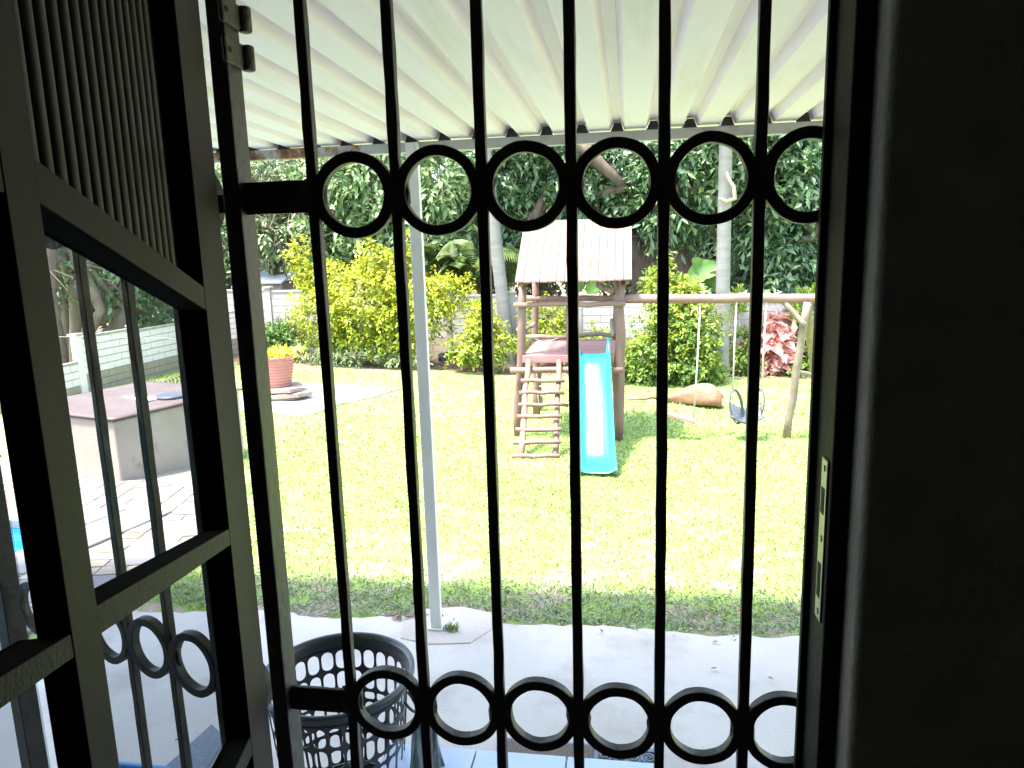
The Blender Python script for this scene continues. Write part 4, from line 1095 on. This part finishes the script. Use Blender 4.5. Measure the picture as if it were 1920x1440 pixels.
B().tube([cB + np.array([.1, 0, -1.2]), cB + np.array([.05, 0, 0]), cB + np.array([0, 0, .4])], [.12, .1, .06], 10).out('stem', FROND, bn, True)
broad(P(1290, 528, 17.5), P(1348, 484, 17.4) - P(1290, 528, 17.5), (0, -1, .6), 1.05, .55)
broad(P(1318, 520, 17.6), P(1302, 474, 17.4) - P(1318, 520, 17.6), (.3, -1, .4), .75, .4)
broad(P(1335, 545, 17.6), P(1345, 500, 17.3) - P(1335, 545, 17.6), (-.4, -1, .3), .8, .42)
broad(P(1090, 545, 17.8), P(1075, 520, 17.6) - P(1090, 545, 17.8), (.2, -1, .5), .75, .4)
broad(P(1100, 548, 17.8), P(1125, 528, 17.6) - P(1100, 548, 17.8), (-.3, -1, .4), .7, .38)
o = B().lathe(tuple(P(1300, 548, 17.9)), [(.0005, -.35), (.36, -.35), (.42, -.2), (.34, .05), (.2, .2), (.0005, .26)], 18).out('thatched_heap', mat('straw', (.46, .36, .27), .95, (.56, .46, .36), 14, bump=.8)); tag(o, 'pale straw-coloured heap behind the wall near the banana leaves', 'heap')

# ------------------------------------------------------------------ golden bushes and small plants
def bush(label, base, ells, n, leafm, L_=.085, W_=.05, per=7, slen=.2, name='golden_bush', group='golden bushes', cat='bush', surf=.35, nstem=9, down=-.1, tshift=0):
    t = thing(name, label, cat, tuple(base), group); b_ = B()
    for i in range(nstem):
        c, r = ells[rng.integers(len(ells))]; e = np.array(c) + rdir(1)[0] * np.array(r) * .7
        b0_ = np.array(base) + np.array([rng.normal(0, .12), rng.normal(0, .08), -.05]); limb(b_, [b0_, (b0_ + e) / 2 + rng.normal(0, .08, 3), e], .022, .006, 5)
    ells = list(ells)
    if n > 500:
        for i in range(n // 130):                    # stray shoots
            c, r = ells[rng.integers(len(ells))]; d = rdir(1)[0]; d[2] = abs(d[2]) * .8 + .2
            ells.append((np.array(c) + d * np.array(r) * 1.05, (.09, .09, .20 + .12 * rng.random())))
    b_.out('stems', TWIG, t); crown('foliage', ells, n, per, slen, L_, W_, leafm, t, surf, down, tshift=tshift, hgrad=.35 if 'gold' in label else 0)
    return t
YG = 15.6
E_ = lambda x, y, Y, rx, ry, rz_: (P(x, y, Y), (rx, ry, rz_))
bb0 = PG(715, 668)
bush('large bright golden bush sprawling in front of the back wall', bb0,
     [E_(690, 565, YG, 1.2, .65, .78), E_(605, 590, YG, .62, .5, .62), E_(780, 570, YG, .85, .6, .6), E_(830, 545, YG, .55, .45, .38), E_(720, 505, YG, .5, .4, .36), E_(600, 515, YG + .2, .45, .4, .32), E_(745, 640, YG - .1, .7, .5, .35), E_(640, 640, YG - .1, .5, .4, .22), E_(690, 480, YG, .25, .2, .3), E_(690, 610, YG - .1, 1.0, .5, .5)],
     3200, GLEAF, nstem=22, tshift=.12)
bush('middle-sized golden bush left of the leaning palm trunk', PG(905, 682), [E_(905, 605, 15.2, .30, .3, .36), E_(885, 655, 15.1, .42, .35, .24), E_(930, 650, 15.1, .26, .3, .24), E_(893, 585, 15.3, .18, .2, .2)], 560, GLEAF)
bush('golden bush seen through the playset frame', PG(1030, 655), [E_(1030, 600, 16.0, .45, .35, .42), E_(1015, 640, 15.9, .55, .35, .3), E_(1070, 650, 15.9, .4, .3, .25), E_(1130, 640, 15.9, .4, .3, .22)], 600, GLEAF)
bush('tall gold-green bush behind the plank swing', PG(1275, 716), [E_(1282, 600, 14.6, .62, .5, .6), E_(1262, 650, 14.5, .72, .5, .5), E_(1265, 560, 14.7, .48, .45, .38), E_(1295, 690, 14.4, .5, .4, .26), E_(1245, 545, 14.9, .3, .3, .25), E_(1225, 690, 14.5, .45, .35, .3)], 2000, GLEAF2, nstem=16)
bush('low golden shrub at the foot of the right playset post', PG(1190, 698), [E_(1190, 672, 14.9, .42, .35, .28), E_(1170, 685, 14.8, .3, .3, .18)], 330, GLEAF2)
bush('low gold shrub at the base of the palm behind the swings', PG(1325, 712), [E_(1325, 695, 14.7, .26, .25, .18)], 160, GLEAF)
bush('golden shrub between the palm and the pink croton', PG(1392, 700), [E_(1395, 680, 15.6, .3, .3, .2), E_(1375, 560, 16.0, .16, .2, .22), E_(1385, 640, 15.8, .18, .2, .28)], 240, GLEAF2)
bush('gold-green bush behind the swing end frame', PG(1500, 695), [E_(1520, 590, 16.0, .36, .3, .5), E_(1522, 650, 15.9, .34, .3, .4), E_(1500, 690, 15.5, .25, .25, .12)], 600, GLEAF2)
bush('small bright green shrub beside the flowerpot by the wall', PG(508, 668), [E_(508, 645, 15.8, .33, .3, .28), E_(520, 630, 15.9, .2, .2, .22)], 260, SLEAF, .11, .05, name='green_shrub', group=None)
bush('low straggly undergrowth at the foot of the back wall', PG(560, 668), [E_(545, 655, 15.8, .4, .3, .13), E_(590, 660, 15.6, .6, .3, .12), E_(650, 668, 15.2, .7, .3, .1), E_(760, 672, 15.2, .6, .3, .1)], 420, OLEAF, .08, .03, name='undergrowth', group=None)
gt = thing('grass_tuft', 'tuft of dry upright grass against the back wall', 'grass tuft', tuple(PG(545, 662)))
k = 160; c_ = PG(545, 662); Pb = c_ + np.column_stack([rng.normal(0, .18, k), rng.normal(0, .1, k), np.zeros(k)])
leafmesh('blades', Pb, np.column_stack([rng.normal(0, .25, k), rng.normal(0, .2, k), np.ones(k)]), rdir(k), .55 + .5 * rng.random(k), .022, rng.random(k), OLEAF, gt)
cr_ = bush('pink-leaved croton shrub by the back wall', PG(1450, 694), [E_(1452, 612, 15.9, .2, .2, .22), E_(1446, 645, 15.8, .3, .25, .28), E_(1458, 670, 15.8, .28, .25, .22), E_(1440, 688, 15.7, .22, .2, .1)], 150, CROT, .26, .15, per=5, slen=.14, name='croton', group=None, cat='shrub', down=.15)
k = 220; Pb = np.array(PB) + np.column_stack([rng.normal(0, .15, k), rng.normal(0, .15, k), .43 + .13 * rng.random(k)])
pf = leafmesh('flowers', Pb, np.column_stack([rng.normal(0, .8, k), rng.normal(0, .8, k), .5 + rng.random(k)]), rdir(k), .12 + .07 * rng.random(k), .06, rng.random(k), FLOW, pot); pf['kind'] = 'stuff'

# ------------------------------------------------------------------ trees
def T_(*a): return [P(*q) for q in a]
# olive tangled tree, far left of the gate opening
b_ = P(505, 640, 19.0)
tree('tangled_tree', 'tangled olive tree with bare twigs at the left behind the wall', (b_[0], b_[1], -.7),
     [(T_((512, 640, 19), (518, 520, 19), (495, 440, 19)), .24, .12), (T_((518, 540, 19), (545, 440, 19)), .16, .08)],
     [E_(470, 370, 18.6, 1.0, .9, .9), E_(545, 330, 18.9, 1.0, 1.0, .7), E_(540, 440, 18.4, .9, .8, .6), E_(470, 300, 19, 1.2, 1, .8), E_(600, 400, 18.8, .8, .8, .9), E_(470, 460, 18.8, .7, .6, .5), E_(420, 420, 19, .9, .8, 1.2)],
     1150, 7, .35, .17, .065, OLEAF, BARK, twigs=230)
b_ = P(690, 640, 19.2)
tree('broadleaf_tree', 'light green broad-leaved tree above the large golden bush', (b_[0], b_[1], -.7),
     [(T_((640, 640, 19.3), (612, 500, 19.2), (650, 400, 19)), .12, .06), (T_((690, 640, 19.3), (680, 440, 19.1), (700, 390, 19)), .10, .05)],
     [E_(650, 420, 18.4, .9, .7, .7), E_(700, 340, 18.6, 1.2, .9, .8), E_(780, 420, 18.4, 1.0, .8, .75), E_(620, 320, 18.9, .8, .8, .6), E_(720, 470, 18.2, .9, .6, .4), E_(830, 340, 18.6, 1.0, .9, .7), E_(600, 480, 18.4, .6, .6, .4), E_(840, 450, 18.6, .8, .7, .5), E_(720, 260, 18.8, 1.4, 1, .5)],
     1700, 7, .4, .22, .095, MLEAF, BARK, twigs=140)
b_ = P(1000, 640, 20)
tree('dense_tree', 'dense dark tree over the playset roof', (b_[0], b_[1], -.8),
     [(T_((1205, 640, 20.2), (1210, 500, 20), (1165, 420, 19.8), (1140, 310, 19.4)), .42, .18), (T_((1210, 520, 20), (1235, 430, 19.8)), .28, .14), (T_((1085, 270, 18.5), (1135, 315, 18.5), (1172, 350, 18.7)), .17, .10), (T_((985, 360, 18.9), (1010, 400, 18.8), (1000, 412, 18.8)), .05, .03)],
     [E_(950, 330, 19.6, 1.3, 1, .9), E_(1060, 320, 19.6, 1.3, 1, .8), E_(960, 430, 19.6, 1.1, .8, .7), E_(1100, 380, 19.6, .9, .8, .6), E_(1180, 330, 19.8, 1.0, .9, .9), E_(900, 480, 19.8, .9, .7, .5), E_(1030, 250, 19.8, 1.8, 1.2, .8), E_(880, 380, 20, 1, .8, .9)],
     2300, 8, .42, .20, .09, DLEAF, BARK, tshift=-.05)
b_ = P(1280, 640, 19.6)
tree('spreading_tree', 'big dark glossy tree with brown trunks behind the swings', (b_[0], b_[1], -.85),
     [(T_((1310, 640, 19.8), (1285, 530, 19.6), (1260, 440, 19.4), (1290, 330, 19.2)), .48, .2), (T_((1370, 640, 19.6), (1392, 490, 19.4), (1420, 400, 19.2), (1400, 280, 19)), .42, .2), (T_((1420, 470, 19.4), (1470, 455, 18.2), (1545, 442, 17.9)), .13, .08), (T_((1260, 300, 18.2), (1225, 330, 18.3)), .07, .04), (T_((1545, 300, 18), (1480, 340, 18.1), (1440, 400, 18.2)), .07, .03)],
     [E_(1280, 370, 18.8, .95, .8, .6), E_(1300, 300, 19, 1.3, 1, .6), E_(1420, 320, 18.8, 1.2, .9, .9), E_(1500, 350, 18.6, 1.1, .9, .9), E_(1255, 420, 18.9, .5, .5, .25), E_(1440, 430, 18.4, .6, .5, .5), E_(1500, 470, 18.6, .9, .7, .6), E_(1450, 510, 18.5, .8, .6, .4), E_(1390, 250, 19, 1.8, 1.2, .7), E_(1520, 550, 18.6, .7, .6, .5)],
     2900, 8, .46, .23, .095, DLEAF, BARK)
# old fig seen through the left pane
b_ = P(140, 700, 13.4)
tree('old_fig_tree', 'gnarled pale-trunked fig tree behind the white block wall', (b_[0], b_[1], -.5),
     [(T_((140, 740, 13.8), (128, 620, 13.7), (105, 520, 13.6), (120, 440, 13.6)), .16, .12), (T_((150, 740, 13.7), (145, 640, 13.6), (140, 540, 13.5), (112, 470, 13.4)), .17, .10), (T_((158, 640, 13.6), (190, 580, 13.5), (150, 500, 13.4), (130, 460, 13.4)), .12, .09),
      (T_((225, 650, 14.2), (232, 590, 14.2), (240, 560, 14.2), (220, 540, 14.1)), .26, .17), (T_((235, 580, 14.2), (205, 590, 14.0), (180, 605, 13.9)), .16, .09), (T_((160, 580, 13.8), (190, 555, 13.8), (215, 525, 14)), .14, .10), (T_((110, 490, 13.2), (92, 480, 13.0)), .07, .05)],
     [E_(190, 520, 13.8, .5, .5, .35), E_(235, 540, 14.4, .6, .6, .35), E_(280, 590, 15.0, .6, .5, .3), E_(140, 530, 13.2, .3, .3, .25), E_(150, 400, 14, 1.5, 1, .9), E_(280, 470, 15, 1.5, 1, .9), E_(330, 560, 15.6, .7, .7, .5)],
     900, 7, .3, .13, .07, DLEAF, BARKL, twigs=40, tshift=.12)
b_ = P(85, 700, 12.6)
tree('straight_tree', 'straight reddish-brown trunk at the left edge of the fig tree', (b_[0], b_[1], -.5),
     [(T_((120, 760, 13.0), (104, 600, 13.0), (90, 470, 13.0), (60, 250, 13)), .16, .12)], [E_(40, 240, 13, 1.4, 1.2, .8), E_(90, 330, 13.3, .8, .8, .5)], 350, 7, .3, .15, .07, DLEAF, mat('red_bark', (.13, .085, .07), .9, (.19, .13, .11), 8, bump=.5))
# dense growth further back so that only scraps of sky show
fk = [(300, 500, 19, 'dark growth at the far left behind the fig tree', DLEAF), (60, 470, 19, 'dark tree beyond the left end of the block wall', DLEAF), (430, 420, 24, 'distant mid-green tree behind the tangled twigs', OLEAF), (640, 400, 24.5, 'distant green tree behind the light green crown', MLEAF),
      (830, 420, 25, 'distant dark tree above the palm fronds', DLEAF), (1010, 420, 25, 'distant dark tree behind the playset roof', DLEAF), (1180, 440, 26, 'distant tree behind the leaning brown trunk', DLEAF), (1350, 430, 25, 'distant dark tree behind the swings', DLEAF), (1520, 430, 24.5, 'distant dark tree at the right of the opening', DLEAF)]
for (fx, fy, fY, lab, lm) in fk:
    c = P(fx, fy, fY); zz = -.9
    tree('background_tree', lab, (c[0], c[1], zz), [([(c[0], c[1], zz - .1), (c[0] + .2, c[1], 1.0), (c[0], c[1], c[2])], .28, .16)],
         [((c[0], c[1], c[2] + .9), (1.9, 1.2, 1.6)), ((c[0] + .9, c[1] - .2, c[2] - .4), (1.3, 1, 1.1)), ((c[0] - .9, c[1] + .2, c[2] - .3), (1.3, 1, 1.1)), ((c[0] + .1, c[1] + .4, c[2] - 1.3), (1.5, .9, .9))],
         760, 7, .5, .30, .13, lm, BARK, group='trees in the background', surf=.25, tshift=-.05)
# neighbour's shed roof
nb = thing('neighbour_shed', 'small grey-roofed shed beyond the back wall at the left', 'shed', tuple(P(495, 560, 18.2)))
a = P(470, 545, 18.4); c = P(532, 545, 18.4)
B().box((a[0], 18.3, -.8), (c[0], 20.4, a[2] + .18)).out('wall', GBLK, nb)
V = [(a[0] - .1, 18.1, a[2] + .2), (c[0] + .1, 18.1, a[2] + .2), (c[0] + .1, 20.6, a[2] + .75), (a[0] - .1, 20.6, a[2] + .75)]
solid(mk('roof', V, [(0, 1, 2, 3)], mat('shed_roof', (.55, .57, .6), .4, (.6, .62, .65), 5), nb), .04)

# ------------------------------------------------------------------ grass, litter
def inpoly_pad(x, y):
    c = np.zeros(len(x), bool); pp = [(p[0], p[1]) for p in pad]
    for i in range(len(pp)):
        (x1, y1), (x2, y2) = pp[i], pp[(i + 1) % len(pp)]
        h = ((y1 > y) != (y2 > y)) & (x < (x2 - x1) * (y - y1) / ((y2 - y1) if y2 != y1 else 1e-9) + x1); c ^= h
    return c
Pb, Ls, Ws, Tn = [], [], [], []
def noise2(x, y): return (np.sin(x * 2.1 + 1.3 * np.sin(y * 1.7)) + np.sin(y * 2.9 + 1.1 * np.sin(x * 3.1 + .6)) + .6 * np.sin(x * 6.3 + y * 4.7) + .5 * np.sin(y * 9.1 - x * 7.7)) / 3.1
for y0, y1, dens, L_, W_ in ((3.30, 4.2, 2300, .030, .009), (4.2, 5.5, 3000, .032, .008), (5.5, 7.5, 2100, .036, .010), (7.5, 10.5, 900, .042, .014), (10.5, 14.6, 320, .05, .02)):
    xr0, xr1 = -.62 * y1 - .3, .29 * y1 + .3
    n = int(dens * (xr1 - xr0) * (y1 - y0)); x = rng.uniform(xr0, xr1, n); y = rng.uniform(y0, y1, n)
    nv = noise2(x * 1.6, y * 1.6) + .5 * noise2(x * 5 + 3, y * 5)
    thin = np.interp(y, [3.3, 4.4, 6, 9], [.36, .30, .12, 0]); keep = rng.random(n) > np.clip(thin + .55 * np.clip(nv - .05, 0, 1) * (y < 6.5), 0, .97)
    keep &= ~((x < -2.74 - np.clip(y - 3.9, 0, 9) * .42) & (y < 6.2 + np.clip(-x - 4.4, 0, 9) * .33)); keep &= ~inpoly_pad(x, y)
    keep &= ~((x < -3.65) & (x > -5) & (y < 6.95)); keep &= y > 3.40 + .05 * np.sin(x * 9) + .03 * np.sin(x * 23)
    x, y = x[keep], y[keep]; k = len(x)
    Pb.append(np.column_stack([x, y, g(x, y) - .014])); Ls.append(L_ * (.6 + .8 * rng.random(k))); Ws.append(W_ * (.7 + .6 * rng.random(k))); Tn.append(np.clip(.5 + .22 * noise2(x * .7 + 2, y * .7) + rng.normal(0, .2, k), 0, 1))
Pb = np.concatenate(Pb); k = len(Pb)
gd = np.column_stack([rng.normal(0, .75, k), rng.normal(0, .75, k), np.full(k, .75)])
gb_ = leafmesh('grass', Pb, gd, rdir(k) + np.array([0, 0, .6]), np.concatenate(Ls), np.concatenate(Ws), np.concatenate(Tn), GRASS)
tag(gb_, kind='stuff')
# low weeds at the patio edge
k0 = 650; cx = rng.uniform(-2.6, 1.2, k0); cy = 3.42 + np.abs(rng.normal(0, .33, k0))
rep = 9; x = np.repeat(cx, rep) + rng.normal(0, .03, k0 * rep); y = np.repeat(cy, rep) + rng.normal(0, .03, k0 * rep)
wd = leafmesh('weeds', np.column_stack([x, y, g(x, y) - .008 + .012 * rng.random(k0 * rep)]), np.column_stack([rng.normal(0, 1, k0 * rep), rng.normal(0, 1, k0 * rep), np.full(k0 * rep, .45)]), rdir(k0 * rep) + np.array([0, 0, 1.4]),
              .018 + .016 * rng.random(k0 * rep), .011, rng.random(k0 * rep) * .9, mat('weed_leaf', (0, 0, 0), .55, tone=[(0, (.18, .24, .11)), (1, (.32, .37, .19))], trans=.2)); tag(wd, kind='stuff')
def litter(nm, cx, cy, n, sx, sy, L_, m_, z=.012):
    x = cx + rng.normal(0, sx, n); y = cy + rng.normal(0, sy, n)
    zz = np.where(y < 3.36, 0.0, g(x, y)) + z
    o = leafmesh(nm, np.column_stack([x, y, zz]), np.column_stack([rng.normal(0, 1, n), rng.normal(0, 1, n), rng.normal(0.1, .15, n)]), rdir(n) * .5 + np.array([0, 0, 1.]), L_ * (.6 + .8 * rng.random(n)), L_ * .5, rng.random(n), m_); tag(o, kind='stuff'); return o
q = PZ(758, 1157, 0); litter('dry_leaves', q[0], q[1], 14, .035, .02, .05, DRYL)
q = PG(1370, 1170); litter('dry_leaf_scatter', 0.0, 4.4, 60, 1.1, .8, .03, DRYL)
litter('wall_foot_litter', -3.0, 15.6, 260, 4.0, .35, .09, DRYL)
q = PZ(845, 1182, 0); k = 46
wt = thing('weed_tuft', 'tiny weed tuft growing from the patio crack beside the white post', 'weed', (q[0], q[1], 0))
leafmesh('leaves', np.column_stack([q[0] + rng.normal(0, .02, k), q[1] + rng.normal(0, .014, k), np.full(k, .002)]), np.column_stack([rng.normal(0, .8, k), rng.normal(0, .8, k), np.full(k, .7)]), rdir(k), .03 + .02 * rng.random(k), .008, rng.random(k), GRASS, wt)['kind'] = 'stuff'
# crumbs and pebbles along the broken slab edge
pbx = B()
for i in range(120):
    x = random.uniform(-2.6, 1.1); y = 3.39 + abs(random.gauss(0, .05)) ; r_ = random.uniform(.003, .008); zz = gz(x, y)
    pbx.lathe((x, y, zz - .004), [(r_ * .8, 0), (r_, r_ * .5), (r_ * .5, r_ * 1.1), (.0004, r_ * 1.2)], 6)
tag(pbx.out('pebbles', CONC), kind='stuff')
